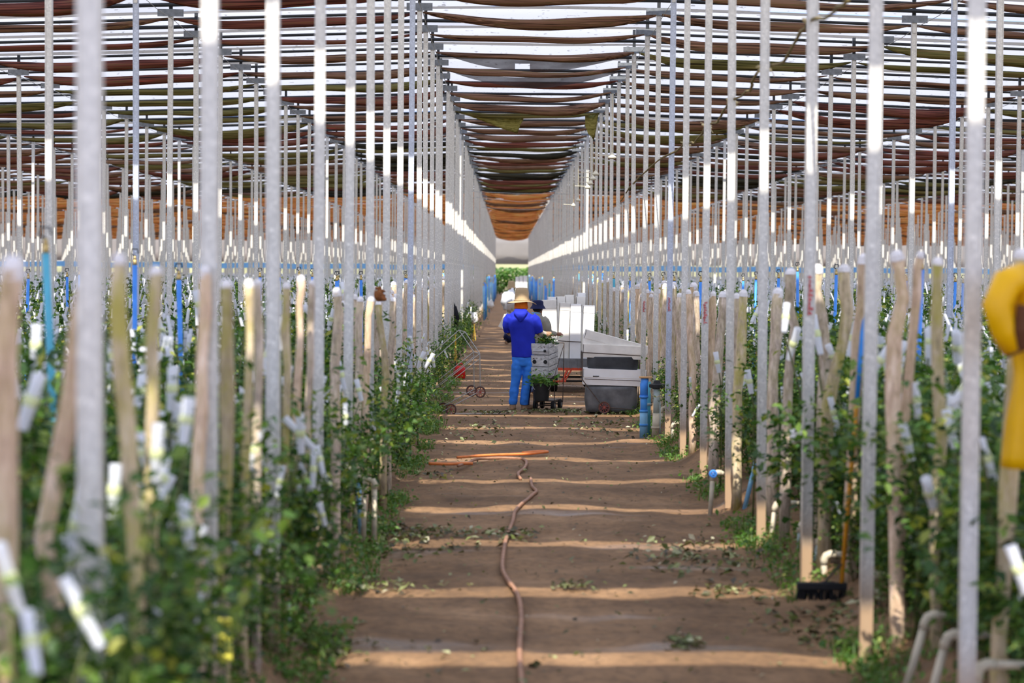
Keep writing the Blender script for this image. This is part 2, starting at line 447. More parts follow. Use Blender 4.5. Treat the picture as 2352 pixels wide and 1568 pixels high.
# ------------------------------------------------------------------ mesh builder
class MB:
    def __init__(s):
        s.v, s.f = [], []

    def box(s, c, size, rot=None, taper=1.0):
        n = len(s.v)
        c = Vector(c)
        q = rot if rot is not None else Matrix.Identity(3)
        for dz in (-.5, .5):
            t = taper if dz > 0 else 1.0
            for dx, dy in ((-.5, -.5), (.5, -.5), (.5, .5), (-.5, .5)):
                s.v.append(c + q @ Vector((dx * size[0] * t, dy * size[1] * t, dz * size[2])))
        for f in ((3, 2, 1, 0), (4, 5, 6, 7), (0, 1, 5, 4), (1, 2, 6, 5), (2, 3, 7, 6), (3, 0, 4, 7)):
            s.f.append([n + i for i in f])
        return s

    def tube(s, pts, r, seg=8, cap=True, jit=0.0):
        pts = [Vector(p) for p in pts]
        rs = r if isinstance(r, (list, tuple)) else [r] * len(pts)
        n0 = len(s.v)
        t0 = (pts[1] - pts[0]).normalized()
        up = Vector((0, 0, 1)) if abs(t0.z) < 0.9 else Vector((1, 0, 0))
        u = t0.cross(up).normalized()
        for i, p in enumerate(pts):
            a = pts[max(0, i - 1)]
            b = pts[min(len(pts) - 1, i + 1)]
            t = (b - a).normalized()
            u = (u - t * u.dot(t)).normalized()
            w = t.cross(u)
            for k in range(seg):
                an = 2 * PI * k / seg
                rr = rs[i] * (1 + jit * random.uniform(-1, 1))
                s.v.append(p + (u * math.cos(an) + w * math.sin(an)) * rr)
        for i in range(len(pts) - 1):
            for k in range(seg):
                a = n0 + i * seg + k
                b = n0 + i * seg + (k + 1) % seg
                s.f.append([a, b, b + seg, a + seg])
        if cap:
            s.f.append([n0 + k for k in range(seg)][::-1])
            s.f.append([n0 + (len(pts) - 1) * seg + k for k in range(seg)])
        return s

    def loft(s, rings, seg=20, cap=True):
        """rings: (cx, cy, cz, rx, ry[, power]) horizontal ellipses"""
        n0 = len(s.v)
        for r in rings:
            cx, cy, cz, rx, ry = r[:5]
            pw = r[5] if len(r) > 5 else 1.0
            for k in range(seg):
                a = 2 * PI * k / seg
                c, q = math.cos(a), math.sin(a)
                s.v.append(Vector((cx + rx * math.copysign(abs(c) ** pw, c), cy + ry * math.copysign(abs(q) ** pw, q), cz)))
        for i in range(len(rings) - 1):
            for k in range(seg):
                a = n0 + i * seg + k
                b = n0 + i * seg + (k + 1) % seg
                s.f.append([a, b, b + seg, a + seg])
        if cap:
            s.f.append([n0 + k for k in range(seg)][::-1])
            s.f.append([n0 + (len(rings) - 1) * seg + k for k in range(seg)])
        return s

    def ball(s, c, r, seg=12, rings=8):
        c = Vector(c)
        rr = r if isinstance(r, (tuple, list)) else (r, r, r)
        rg = []
        for i in range(rings + 1):
            t = -PI / 2 + PI * i / rings
            e = max(math.cos(t), 0.02)
            rg.append((c.x, c.y, c.z + rr[2] * math.sin(t), rr[0] * e, rr[1] * e))
        return s.loft(rg, seg)

    def quad(s, a, b, c, d):
        n = len(s.v)
        s.v += [Vector(a), Vector(b), Vector(c), Vector(d)]
        s.f.append([n, n + 1, n + 2, n + 3])
        return s

    def torus(s, c, axis, R0, r, seg=24, ts=6):
        c = Vector(c)
        ax = Vector(axis).normalized()
        u = ax.orthogonal().normalized()
        w = ax.cross(u)
        n0 = len(s.v)
        for i in range(seg):
            a = 2 * PI * i / seg
            d = u * math.cos(a) + w * math.sin(a)
            for k in range(ts):
                b = 2 * PI * k / ts
                s.v.append(c + d * (R0 + r * math.cos(b)) + ax * (r * math.sin(b)))
        for i in range(seg):
            for k in range(ts):
                s.f.append([n0 + i * ts + k, n0 + ((i + 1) % seg) * ts + k, n0 + ((i + 1) % seg) * ts + (k + 1) % ts, n0 + i * ts + (k + 1) % ts])
        return s

    def grid(s, fn, nu, nv):
        n0 = len(s.v)
        for j in range(nv + 1):
            for i in range(nu + 1):
                s.v.append(Vector(fn(i / nu, j / nv)))
        for j in range(nv):
            for i in range(nu):
                a = n0 + j * (nu + 1) + i
                s.f.append([a, a + 1, a + nu + 2, a + nu + 1])
        return s

    def mesh(s, name, mat, smooth=False):
        me = bpy.data.meshes.new(name)
        me.from_pydata([tuple(v) for v in s.v], [], s.f)
        if mat is not None:
            me.materials.append(mat)
        if smooth:
            me.polygons.foreach_set('use_smooth', [True] * len(me.polygons))
        me.update()
        return me

    def build(s, name, mat, parent=None, smooth=False, bevel=0.0, solid=0.0):
        o = bpy.data.objects.new(name, s.mesh(name, mat, smooth))
        COL.objects.link(o)
        if parent is not None:
            o.parent = parent
        if solid:
            md = o.modifiers.new('solid', 'SOLIDIFY')
            md.thickness = solid
            md.offset = 0
        if bevel:
            md = o.modifiers.new('bevel', 'BEVEL')
            md.width = bevel
            md.segments = 2
        return o


def np_mesh(name, V, Fq, mat, smooth=False):
    """V: n x 3, Fq: m x k faces (all of k corners)"""
    me = bpy.data.meshes.new(name)
    V = np.asarray(V, dtype=np.float32)
    Fq = np.asarray(Fq, dtype=np.int32)
    m, k = Fq.shape
    me.vertices.add(len(V))
    me.vertices.foreach_set('co', V.ravel())
    me.loops.add(m * k)
    me.loops.foreach_set('vertex_index', Fq.ravel())
    me.polygons.add(m)
    me.polygons.foreach_set('loop_start', np.arange(0, m * k, k, dtype=np.int32))
    if smooth:
        me.polygons.foreach_set('use_smooth', np.ones(m, dtype=bool))
    me.materials.append(mat)
    me.update(calc_edges=True)
    return me


def link(name, me, parent=None):
    o = bpy.data.objects.new(name, me)
    COL.objects.link(o)
    if parent is not None:
        o.parent = parent
    return o


def tag(o, label, cat, group=None, kind=None):
    o['label'] = label
    o['category'] = cat
    if group:
        o['group'] = group
    if kind:
        o['kind'] = kind
    return o


def empty(name, loc=(0, 0, 0), rz=0.0):
    o = bpy.data.objects.new(name, None)
    o.empty_display_size = 0.1
    COL.objects.link(o)
    o.location = loc
    o.rotation_euler = (0, 0, rz)
    return o


def structure(o, label=None):
    o['kind'] = 'structure'
    if label:
        o['label'] = label
    return o


CHILDREN = {}


def copy_tree(o, parent=None):
    c = o.copy()
    COL.objects.link(c)
    if parent is not None:
        c.parent = parent
    for ch in list(o.children):
        copy_tree(ch, c)
    return c


def bake(o, wrinkle=None):
    """replace a mesh object's data by its evaluated mesh (modifiers applied), with optional cloth wrinkles"""
    bpy.context.view_layer.update()
    dg = bpy.context.evaluated_depsgraph_get()
    me = bpy.data.meshes.new_from_object(o.evaluated_get(dg))
    o.modifiers.clear()
    o.data = me
    if wrinkle:
        amp, sc = wrinkle
        cos = [(v.co.copy(), v.normal.copy()) for v in me.vertices]
        for v, (c, n) in zip(me.vertices, cos):
            q = Vector((c.x * sc[0], c.y * sc[1], c.z * sc[2]))
            v.co = c + n * amp * (noise.noise(q) + 0.5 * noise.noise(q * 2.1))
    me.polygons.foreach_set('use_smooth', [True] * len(me.polygons))
    return o


def fuse(mb, name, mat, parent, voxel=0.014, smooth=4, wrinkle=None):
    """one continuous surface out of overlapping closed shapes"""
    o = mb.build(name, mat, parent)
    md = o.modifiers.new('remesh', 'REMESH')
    md.mode = 'VOXEL'
    md.voxel_size = voxel
    sm = o.modifiers.new('smooth', 'SMOOTH')
    sm.factor = 0.5
    sm.iterations = smooth
    return bake(o, wrinkle)


# ------------------------------------------------------------------ grid of the greenhouse
BAY = 2.29
D0 = 5.66
NB = 81
ROWS_L = [-1.18, -4.46, -8.1] + [-8.1 - 3.62 * i for i in range(1, 13)]
ROWS_R = [1.97, 5.33, 9.05] + [9.05 + 3.65 * i for i in range(1, 12)]
ROOF = 5.86
BEAM = 5.62


def drop(x):
    a = max(0.0, (-1.18 - x) if x < 0 else (x - 1.97))
    return min(0.30, a * 0.033)


def bedz(x):
    """height of the soil: a sunken path between raised beds"""
    if x < 0:
        t = (-1.02 - x) / 0.35
    else:
        t = (x - 1.84) / 0.40
    t = max(0.0, min(1.0, t))
    return 0.20 * t * t * (3 - 2 * t)


# ------------------------------------------------------------------ the setting
def build_floor():
    xs = list(np.arange(-60, -8, 4.0)) + list(np.arange(-8, -2.4, 0.5)) + list(np.arange(-2.4, 3.4, 0.075)) + list(np.arange(3.4, 9, 0.5)) + list(np.arange(9, 61, 4.0))
    ys = list(np.arange(-6, 4, 2.0)) + list(np.arange(4, 46, 0.1)) + list(np.arange(46, 80, 0.4)) + list(np.arange(80, 300, 5.0))
    nx, ny = len(xs), len(ys)
    V = np.zeros((ny, nx, 3))
    for j, y in enumerate(ys):
        wob = 0.12 * noise.noise(Vector((0, y * 0.8, 3.3)))
        for i, x in enumerate(xs):
            z = bedz(x + wob)
            near = (0.35 if 27 < y < 37 else 1.0) if -3 < x < 4 and y < 80 else 0.0
            if near:
                z += near * 0.045 * noise.noise(Vector((x * 0.9, y * 0.7, 0))) + near * 0.025 * noise.noise(Vector((x * 3.1, y * 3.1, 5))) + 0.03 * z / 0.2 * noise.noise(Vector((x * 5, y * 2.7, 9)))
            V[j, i] = (x, y, z - 0.012)
    idx = np.arange(nx * ny).reshape(ny, nx)
    Fq = np.stack([idx[:-1, :-1], idx[:-1, 1:], idx[1:, 1:], idx[1:, :-1]], -1).reshape(-1, 4)
    o = link('floor', np_mesh('floor', V.reshape(-1, 3), Fq, M['dirt'], True))
    structure(o, 'brown bare earth path between raised flower beds')


build_floor()

# sun: comes over the viewer's shoulder, through one slot per bay of the roof film
SUN_EL = 50.66
SLOT0 = D0 + 0.11 - 6 * BAY
SKYGAP = [47.0, 49.6]


def build_ceiling():
    mb = MB()
    ny = int((193 + 14) / BAY)
    xs = list(np.arange(-54, -2, 3.4)) + [-1.18, -0.2, 0.8, 1.97] + list(np.arange(4, 56, 3.4))
    for k in range(3, ny):
        a = SLOT0 + k * BAY + 0.17
        b = SLOT0 + (k + 1) * BAY - 0.17
        if b > 193:
            break
        if a < 48.4 < b:
            a += 1.25
        # two strips of film, lapped at a seam, each sagging a little
        n = len(mb.v)
        sub = 4
        for i in range(sub + 1):
            t = i / sub
            for x in xs:
                y = a + (b - a) * t
                wob = 0.05 * noise.noise(Vector((x * 0.9, k * 3.7, 0 if i == 0 else 7))) if i in (0, sub) else 0
                z = ROOF - drop(x) + 0.16 * math.sin(PI * t) - 0.03 * noise.noise(Vector((x * 0.5, y, 2)))
                mb.v.append(Vector((x, y + wob, z)))
        nx = len(xs)
        for i in range(sub):
            for j in range(nx - 1):
                p = n + i * nx + j
                mb.f.append([p, p + 1, p + nx + 1, p + nx])
    o = mb.build('ceiling', M['film'], smooth=True)
    structure(o, 'milky plastic roof film in strips with narrow open slots')


build_ceiling()
wb = MB()
wb.grid(lambda u, v: (-56 + 112 * u, 193 + 0.12 * math.sin(u * 260), 2.95 + (ROOF - 2.95) * v), 200, 3)
structure(wb.build('wall_back', M['wallfilm'], smooth=True, solid=0.02), 'beige plastic sheet closing the far end')
for nm, x in (('wall_left', -56), ('wall_right', 56)):
    w = MB()
    w.grid(lambda u, v: (x, -8 + 201 * u, 0.0 + ROOF * v), 60, 2)
    structure(w.build(nm, M['wallfilm'], solid=0.02))

# blue bands of plastic stretched across the beds, on the posts of one far line
for sgn, xa, xb, wd_ in ((-1, -50, -1.4, 'left'), (1, 2.2, 50, 'right')):
    bb = MB()
    bb.grid(lambda u, v: (xa + (xb - xa) * u, 104.0 + 0.03 * math.sin(u * 170), 2.22 + 0.03 * math.sin(u * 60) + 0.27 * v), 120, 2)
    tag(bb.build('plastic_band', M['blueband'], solid=0.02), f'long blue plastic band stretched across the far beds {wd_} of the path', 'plastic band')

hl = MB()
hl.grid(lambda u, v: (-70 + 140 * u, 215 + 110 * v, -0.5 + 5.6 * (v ** 0.7) * (0.75 + 0.35 * noise.noise(Vector((u * 4, v * 2, 1))))), 50, 24)
structure(hl.build('hill', M['hill'], smooth=True), 'dry grassy slope outside beyond the far end of the path')


# ------------------------------------------------------------------ leaves (numpy)
def leaf_arrays(C, S, tilt=0.9, rngl=rng):
    """centres C (n x 3) and sizes S (n): pointed leaflets folded along the midrib -> V, F"""
    n = len(C)
    az = rngl.uniform(0, 2 * PI, n)
    el = rngl.normal(-0.15, tilt * 0.5, n)
    d = np.stack([np.cos(az) * np.cos(el), np.sin(az) * np.cos(el), np.sin(el)], 1)
    up = np.zeros((n, 3)); up[:, 2] = 1
    up += rngl.normal(0, 0.45, (n, 3))
    w = np.cross(d, up); w /= np.linalg.norm(w, axis=1, keepdims=True) + 1e-9
    nn = np.cross(w, d)
    S1 = S[:, None]
    a = C - d * S1 * 0.5
    b = C + d * S1 * 0.55 - nn * S1 * 0.1
    wl = 0.30
    l = C + w * S1 * wl - d * S1 * 0.05 + nn * S1 * 0.08
    r = C - w * S1 * wl - d * S1 * 0.05 + nn * S1 * 0.08
    V = np.stack([a, r, b, l], 1).reshape(-1, 3)
    i = np.arange(n)[:, None] * 4
    Fq = np.concatenate([i + np.array([[0, 1, 2]]), i + np.array([[0, 2, 3]])], 1).reshape(-1, 3)
    return V, Fq


def bush_centres(h, rad, n, seed):
    r = np.random.default_rng(seed)
    ns = 7
    C = []
    for k in range(ns):
        bx, by = r.uniform(-0.12, 0.12, 2)
        tx, ty = r.normal(0, rad * 0.55, 2)
        th = h * r.uniform(0.65, 1.08)
        m = n // ns
        t = r.beta(1.6, 1.05, m)
        # leaves gather in sprays of five
        p = np.stack([bx + tx * t, by + ty * t, 0.10 + th * t], 1)
        p += r.normal(0, 1, (m, 3)) * np.array([0.13, 0.13, 0.07]) * (0.5 + t[:, None] * 0.8)
        k5 = np.repeat(np.arange(m // 5 + 1), 5)[:m] * 5
        k5 = np.minimum(k5, m - 1)
        p = p[k5] + r.normal(0, 0.038, (m, 3))
        C.append(p)
    C = np.concatenate(C)
    C[:, 2] = np.maximum(C[:, 2], 0.03)
    return C


# ------------------------------------------------------------------ posts
def make_post_meshes():
    """a square tube open down one corner lip, and its fittings"""
    h = BEAM - 0.12
    w = 0.033
    mb = MB()
    mb.box((0, 0, h / 2), (2 * w, 2 * w * 0.8, h))
    mb.box((w - 0.004, -w * 0.8 - 0.004, h / 2), (0.008, 0.008, h))
    mb.box((-w + 0.004, -w * 0.8 - 0.004, h / 2), (0.008, 0.008, h))
    post = mb.mesh('support_post', M['zinc'])
    postb = mb.mesh('support_post', M['bluezinc'])
    st = MB()
    st.box((0, 0, h + 0.17), (0.045, 0.045, 0.36))
    stub = st.mesh('post_head', M['bar'])
    br = MB()
    br.box((0.0, -0.045, h + 0.03), (0.34, 0.012, 0.10))
    br.box((-0.12, -0.053, h + 0.03), (0.02, 0.008, 0.02))
    br.box((0.12, -0.053, h + 0.03), (0.02, 0.008, 0.02))
    bracket = br.mesh('bracket_plate', M['bracket'])
    pl = MB()
    pl.box((0, -0.034, h - 0.10), (0.045, 0.010, 0.12))
    plate = pl.mesh('bolt_plate', M['zinc'])
    return post, postb, stub, bracket, plate


POST = make_post_meshes()
ROWWORD_L = ['first row left of the path', 'second row left of the path', 'third row left of the path', 'fourth row left of the path', 'fifth row left of the path', 'sixth row left of the path', 'seventh row left of the path', 'eighth row left of the path']
ROWWORD_R = [w.replace('left', 'right') for w in ROWWORD_L]
# measured picture positions of the nearest posts along the path
NEAR_L = [212, 480, 631, 732, 800, 852, 888, 918, 942]
NEAR_R = [None, 2235, 2000, 1860, 1755, 1680, 1620, 1573, 1537]
POSTPOS = {}
cands = []
for side, rows in (('L', ROWS_L), ('R', ROWS_R)):
    for ri, X in enumerate(rows):
        for k in range(NB):
            D = D0 + BAY * k + (0.25 if side == 'R' and ri == 0 else 0.0)
            x = X + 0.03 * noise.noise(Vector((X * 3.1, k * 1.7, 4)))
            if ri == 0 and k < 9:
                q = (NEAR_L if side == 'L' else NEAR_R)[k]
                if q:
                    x = P(q, 600, D).x
            pr = proj((x, D, 2.0))
            if pr is None or not (-40 < pr[0] < 2392):
                continue
            POSTPOS[(side, ri, k)] = (x, D)
            cands.append((D, side, ri, k, x))
cands.sort()
single, far = cands[:300], cands[300:]
seen_in_row = {}
for D, side, ri, k, x in single:
    key = (side, ri)
    seen_in_row[key] = seen_in_row.get(key, 0) + 1
    n = seen_in_row[key]
    blue = k == 8
    o = link('support_post', POST[1] if blue else POST[0])
    o.location = (x, D, bedz(x) - 0.02)
    o.scale.z = (BEAM - drop(x) - bedz(x) + 0.02) / BEAM
    o.rotation_euler = (R(random.uniform(-.25, .25)), R(random.uniform(-.25, .25)), R(random.uniform(-4, 4)))
    for nm, me in (('post_head', POST[2]), ('bracket_plate', POST[3]), ('bolt_plate', POST[4])):
        link(nm, me, o)
    word = (ROWWORD_L if side == 'L' else ROWWORD_R)[min(ri, 7)]
    lim = 34 if ri == 0 else 12
    if n <= lim:
        lab = ('bluish' if blue else 'grey') + f' galvanized post, {nth(n)} from the viewer in the {word}'
        tag(o, lab, 'post', 'galvanized posts, ' + word)
    else:
        tag(o, f'thin distant grey post standing far along the {word}', 'post', 'galvanized posts, ' + word)

V, Fq = [], []
for D, side, ri, k, x in far:
    n = len(V)
    h = BEAM - drop(x) + 0.2
    w = 0.034
    V += [(x + dx, D + dy, z) for z in (0, h) for dx, dy in ((-w, -w), (w, -w), (w, w), (-w, w))]
    Fq += [(n, n + 1, n + 5, n + 4), (n + 1, n + 2, n + 6, n + 5), (n + 2, n + 3, n + 7, n + 6), (n + 3, n, n + 4, n + 7)]
o = link('distant_posts', np_mesh('distant_posts', V, Fq, M['zinc']))
tag(o, 'dense thicket of thin grey posts at the far end of the greenhouse', 'posts', kind='stuff')

# red paint marks on three posts of the right-hand row and others beyond
n_mark = 0
for (k, py, hh) in ((3, 640, 0.26), (6, 680, 0.22), (8, 660, 0.17), (10, 665, 0.16)):
    pos = POSTPOS.get(('R', 0, k))
    if not pos:
        continue
    own = [ob for ob in SC.objects if ob.name.startswith('support_post') and abs(ob.location.x - pos[0]) < 0.01 and abs(ob.location.y - pos[1]) < 0.01][0]
    zc = P(1700, py + 40, pos[1]).z - own.location.z
    mb = MB()
    y = -0.0345
    rs_ = random.Random(k)
    for j in range(9):   # worn hand-brushed strokes, smeared down the post
        z = zc + hh * (0.5 - j / 9)
        mb.box((rs_.uniform(-.008, .008), y, z), (rs_.uniform(.010, .034), 0.002, hh * rs_.uniform(.03, .10)), Matrix.Rotation(rs_.uniform(-.5, .5), 3, 'Y'))
    mb.box((-.008, y, zc), (.008, .002, hh * .9), Matrix.Rotation(.03, 3, 'Y'))
    m_ = mb.build('painted_mark', M['redmark'], own)
    m_['label'] = 'red hand-painted marks'

# ------------------------------------------------------------------ roof bars
n = 0
for k in range(7, NB):
    D = D0 + BAY * k
    n += 1
    hw = min(54, 0.30 * D + 4)
    xs = [-hw] + [x for x in np.arange(-50, 51, 3.5) if -hw < x < hw and not -1.2 < x < 2] + [-1.18, 1.97, hw]
    xs = sorted(xs)
    mb = MB()
    mb.tube([(x, D - 0.045, BEAM + 0.02 - drop(x)) for x in xs], 0.028, 6)
    o = mb.build('roof_crossbar', M['bar'])
    if n <= 24:
        tag(o, f'dark steel bar carrying the roof film above the path, {nth(n)} from the viewer', 'roof bar', 'dark roof bars across the path')
    else:
        tag(o, 'distant dark roof bar crossing high above the far path', 'roof bar', 'dark roof bars far down the path')
for sgn, word in ((-1, 'left'), (1, 'right')):
    n = 0
    for k in range(7, 34):
        D = D0 + BAY * (k + 0.48)
        hw = 0.30 * D + 4
        x0 = -1.3 if sgn < 0 else 2.1
        xs = [x0 + sgn * (hw - 1.3) * t / 8 for t in range(9)]
        mb = MB()
        mb.tube([(x, D, ROOF + 0.04 - drop(x)) for x in xs], 0.024, 6)
        n += 1
        o = mb.build('roof_batten', M['bar'])
        tag(o, f'thin dark batten under the roof film, {word} of the path, {nth(n)} from the viewer', 'roof bar', f'thin roof battens {word} of the path')

# wires running along the rows just under the brackets
for side, rows in (('L', ROWS_L), ('R', ROWS_R)):
    for ri in range(4):
        X = rows[ri]
        mb = MB()
        pts = []
        for k in range(6, 46):
            D = D0 + BAY * k
            zz = BEAM - drop(X) - 0.17
            pts += [(X + 0.045, D, zz), (X + 0.045, D + BAY / 2, zz - 0.02)]
        mb.tube(pts, 0.005, 4)
        o = mb.build('row_wire', M['wire'])
        word = (ROWWORD_L if side == 'L' else ROWWORD_R)[ri]
        tag(o, f'thin steel wire tying the post heads of the {word}', 'wire', 'wires along the post rows')


# ------------------------------------------------------------------ shade curtains (gathered cloth hung post to post)
def curtain_mesh(seed, thick, sag, name='shade_curtain'):
    """a gathered bundle, 1 m long in x from 0 to 1, hung at both ends"""
    r = random.Random(seed)
    mb = MB()
    N, S = 22, 12
    ph = [r.uniform(0, 6.28) for _ in range(8)]
    for i in range(N + 1):
        t = i / N
        s = 4 * t * (1 - t)
        e = min(1.0, (min(t, 1 - t) / 0.16)) ** 0.7
        cz = -sag * s - 0.015 * math.sin(3 * PI * t + ph[0])
        hh = thick * (0.22 + 0.78 * e) * (1 + 0.18 * math.sin(5 * t + ph[1]))
        ww = thick * (0.25 + 0.55 * e)
        for k in range(S):
            a = 2 * PI * k / S
            fold = 1 + 0.16 * math.sin(a * 3 + ph[2] + 2 * t) + 0.10 * math.sin(a * 5 + ph[3] - 5 * t)
            q = math.sin(a)
            mb.v.append(Vector((t, math.cos(a) * ww * fold * 0.75, cz - hh * 0.45 + q * hh * 0.55 * fold)))
    for i in range(N):
        for k in range(S):
            a = i * S + k
            b = i * S + (k + 1) % S
            mb.f.append([a, b, b + S, a + S])
    mb.f.append(list(range(S))[::-1])
    mb.f.append([N * S + k for k in range(S)])
    return mb


CURT = [curtain_mesh(s, th, sg) for s, th, sg in ((1, .085, .06), (2, .10, .075), (3, .12, .085), (4, .08, .09), (5, .13, .10), (6, .11, .055))]
CURTM = {}
for ci, mb in enumerate(CURT):
    for mi in range(5):
        CURTM[(ci, mi)] = mb.mesh('shade_curtain', M['cloth'][mi], True)

spans = []
for gi in range(-12, 13):
    if gi == 0:
        xa, xb = ROWS_L[0], ROWS_R[0]
    elif gi < 0:
        if -gi >= len(ROWS_L):
            continue
        xa, xb = ROWS_L[-gi], ROWS_L[-gi - 1]
    else:
        if gi >= len(ROWS_R):
            continue
        xa, xb = ROWS_R[gi - 1], ROWS_R[gi]
    for k in range(5, NB):
        D = D0 + BAY * k + 0.10
        pa, pb = proj((xa, D, 5.4)), proj((xb, D, 5.4))
        if pb[0] < -10 or pa[0] > 2362:
            continue
        if pa[1] < -40:
            continue
        spans.append((D, gi, k, xa, xb))
spans.sort()
cnt = {}
GAPW = lambda g: 'over the path' if g == 0 else f'over {nth(abs(g))} bed strip {"left" if g < 0 else "right"} of the path'


def curtain_kind(k, gi, r):
    D = D0 + BAY * k
    if D > 82:
        return r.choice([4, 4, 4, 4, 0])
    if 47 < D < 84:
        return r.choice([3, 1, 0, 2, 0, 1, 2])
    return r.choice([0, 0, 1, 1, 2, 0, 2])


VV, FF = {mi: [] for mi in range(5)}, {mi: [] for mi in range(5)}
VN = {mi: 0 for mi in range(5)}
base_arr = [np.array([tuple(v) for v in mb.v]) for mb in CURT]
base_q = [np.array([f for f in mb.f if len(f) == 4]) for mb in CURT]
r = random.Random(5)
FIRST_C = {}
for i, (D, gi, k, xa, xb) in enumerate(spans):
    mi = curtain_kind(k, gi, r)
    ci = r.randrange(6)
    far_big = 1.0 + max(0.0, min(1.0, (D - 40) / 60)) * 0.2
    za = BEAM - 0.14 - drop(xa)
    zb = BEAM - 0.14 - drop(xb)
    if gi == 0 and k in (11, 12):
        mi = (0, 0)[k - 11]
    if i < 300:
        o = link('shade_curtain', CURTM[(ci, mi)])
        o.location = (xa + 0.04, D, za)
        L = xb - xa - 0.08
        o.scale = (L, far_big, far_big * r.uniform(0.7, 1.2))
        o.rotation_euler = (0, -math.atan2(zb - za, L), 0)
        cnt[gi] = cnt.get(gi, 0) + 1
        n = cnt[gi]
        lim = 30 if gi == 0 else 12
        if n <= lim:
            tag(o, f'{CLOTHWORD[mi]} shade cloth sagging {GAPW(gi)}, {nth(n)} from viewer', 'shade cloth', 'gathered shade cloths ' + GAPW(gi))
        else:
            tag(o, f'distant gathered shade cloth {GAPW(gi)}', 'shade cloth', 'gathered shade cloths ' + GAPW(gi))
        FIRST_C[(gi, k)] = o
    else:
        A = base_arr[ci] * np.array([xb - xa - 0.08, far_big, far_big])
        A = A + np.array([xa + 0.04, D, 0])
        A[:, 2] += za + (zb - za) * base_arr[ci][:, 0]
        VV[mi].append(A)
        FF[mi].append(base_q[ci] + VN[mi])
        VN[mi] += len(A)
for mi in range(5):
    if VV[mi]:
        o = link('distant_shade_cloth', np_mesh('distant_shade_cloth', np.concatenate(VV[mi]), np.concatenate(FF[mi]), M['cloth'][mi], True))
        tag(o, f'{CLOTHWORD[mi]} shade cloths massed under the roof at the far end', 'shade cloth', kind='stuff')


def cloth_on(gi, k):
    return FIRST_C.get((gi, k))


# the third and fourth cloth over the path have slipped open: a net drapes below, one with a hole; torn flaps further on
ks = sorted(k for (g, k) in FIRST_C if g == 0)
if len(ks) > 12:
    def drape(k, depth, hole, seed):
        o = cloth_on(0, k)
        sx, sz = o.scale.x, o.scale.z
        mb = MB()
        nu, nv = 40, 8

        def fn(u, v):
            s = 4 * u * (1 - u)
            d = depth * s ** 1.2
            return (u, (0.05 + 0.05 * math.sin(u * 17 + v * 3 + seed)) / 1, (-0.13 * s - 0.03 - d * v) / 1)
        mb.grid(fn, nu, nv)
        if hole:
            mb.f = [f for f in mb.f if not (0.40 < sum(mb.v[i].x for i in f) / 4 < 0.475 and sum(mb.v[i].z for i in f) / 4 < -0.24)]
        q = mb.build('net_drape', M['net'], o, smooth=True)
        q['label'] = 'loose see-through net hanging below'
    drape(ks[2] if proj((0, D0 + BAY * ks[2], BEAM))[1] > 60 else ks[3], 0.26, True, 1)
    drape(ks[4], 0.16, False, 2)

    def flap(k, pts, seed):
        o = cloth_on(0, k)
        mb = MB()
        # pts: (u, drop) outline of the torn piece below the bundle, folded in depth
        n = len(pts)
        for j in range(5):
            t = j / 4
            for (u, d) in pts:
                s = 4 * u * (1 - u)
                mb.v.append(Vector((u, 0.06 + 0.04 * math.sin(u * 60 + t * 4 + seed), -0.14 * s - 0.02 - d * t)))
        for j in range(4):
            for i in range(n - 1):
                a = j * n + i
                mb.f.append([a, a + 1, a + n + 1, a + n])
        q = mb.build('torn_flap', M['olive'], o, smooth=True, solid=0.004)
        q['label'] = 'torn olive net flap hanging loose'
    kf = min(ks, key=lambda k: abs(proj((0, D0 + BAY * k, BEAM - .14))[1] - 252))
    flap(kf, [(0.06, 0.02), (0.15, 0.10), (0.25, 0.22), (0.33, 0.33), (0.40, 0.40), (0.43, 0.44), (0.45, 0.20), (0.47, 0.05)], 0)
    flap(kf, [(0.90, 0.30), (0.92, 0.52), (0.945, 0.62), (0.96, 0.72), (0.975, 0.40), (0.99, 0.04)], 2)

# ------------------------------------------------------------------ rose bushes
BUSH = []
for s in range(6):
    C = bush_centres(1.15 if s < 4 else 0.85, 0.42, 1000 if s < 4 else 760, 100 + s)
    S = np.random.default_rng(s).uniform(0.045, 0.085, len(C))
    V, Fq = leaf_arrays(C, S)
    me = np_mesh('foliage', V, Fq, M['leaf'] if s != 5 else M['leaflight'])
    canes = []
    for j in range(3):
        rr = random.Random(s * 10 + j)
        bx, by = rr.uniform(-.10, .10), rr.uniform(-.10, .10)
        tx, ty = rr.uniform(-.3, .3), rr.uniform(-.3, .3)
        h = rr.uniform(0.9, 1.35)
        mb = MB()
        mb.tube([(bx, by, -0.05), (bx + tx * .3, by + ty * .2, h * .35), (bx + tx * .6, by + ty * .6, h * .7), (bx + tx, by + ty, h)], [0.011, 0.009, 0.007, 0.005], 5)
        canes.append((mb.mesh('cane', M['cane'], True), (bx + tx, by + ty, h)))
    BUSH.append((me, canes))
sl = MB()
sl.loft([(0, 0, -0.085, .019, .019), (0, 0, -0.03, .021, .021), (0, 0, 0.015, .026, .026), (0, 0, 0.05, .021, .021), (0, 0, 0.11, .024, .024)], 8, cap=False)
SLEEVE = sl.mesh('bud_sleeve', M['sleeve'], True)
bd = MB()
bd.ball((0, 0, 0.015), (.0275, .0275, .036), 8, 6)
BUD = bd.mesh('bud', M['bud'], True)


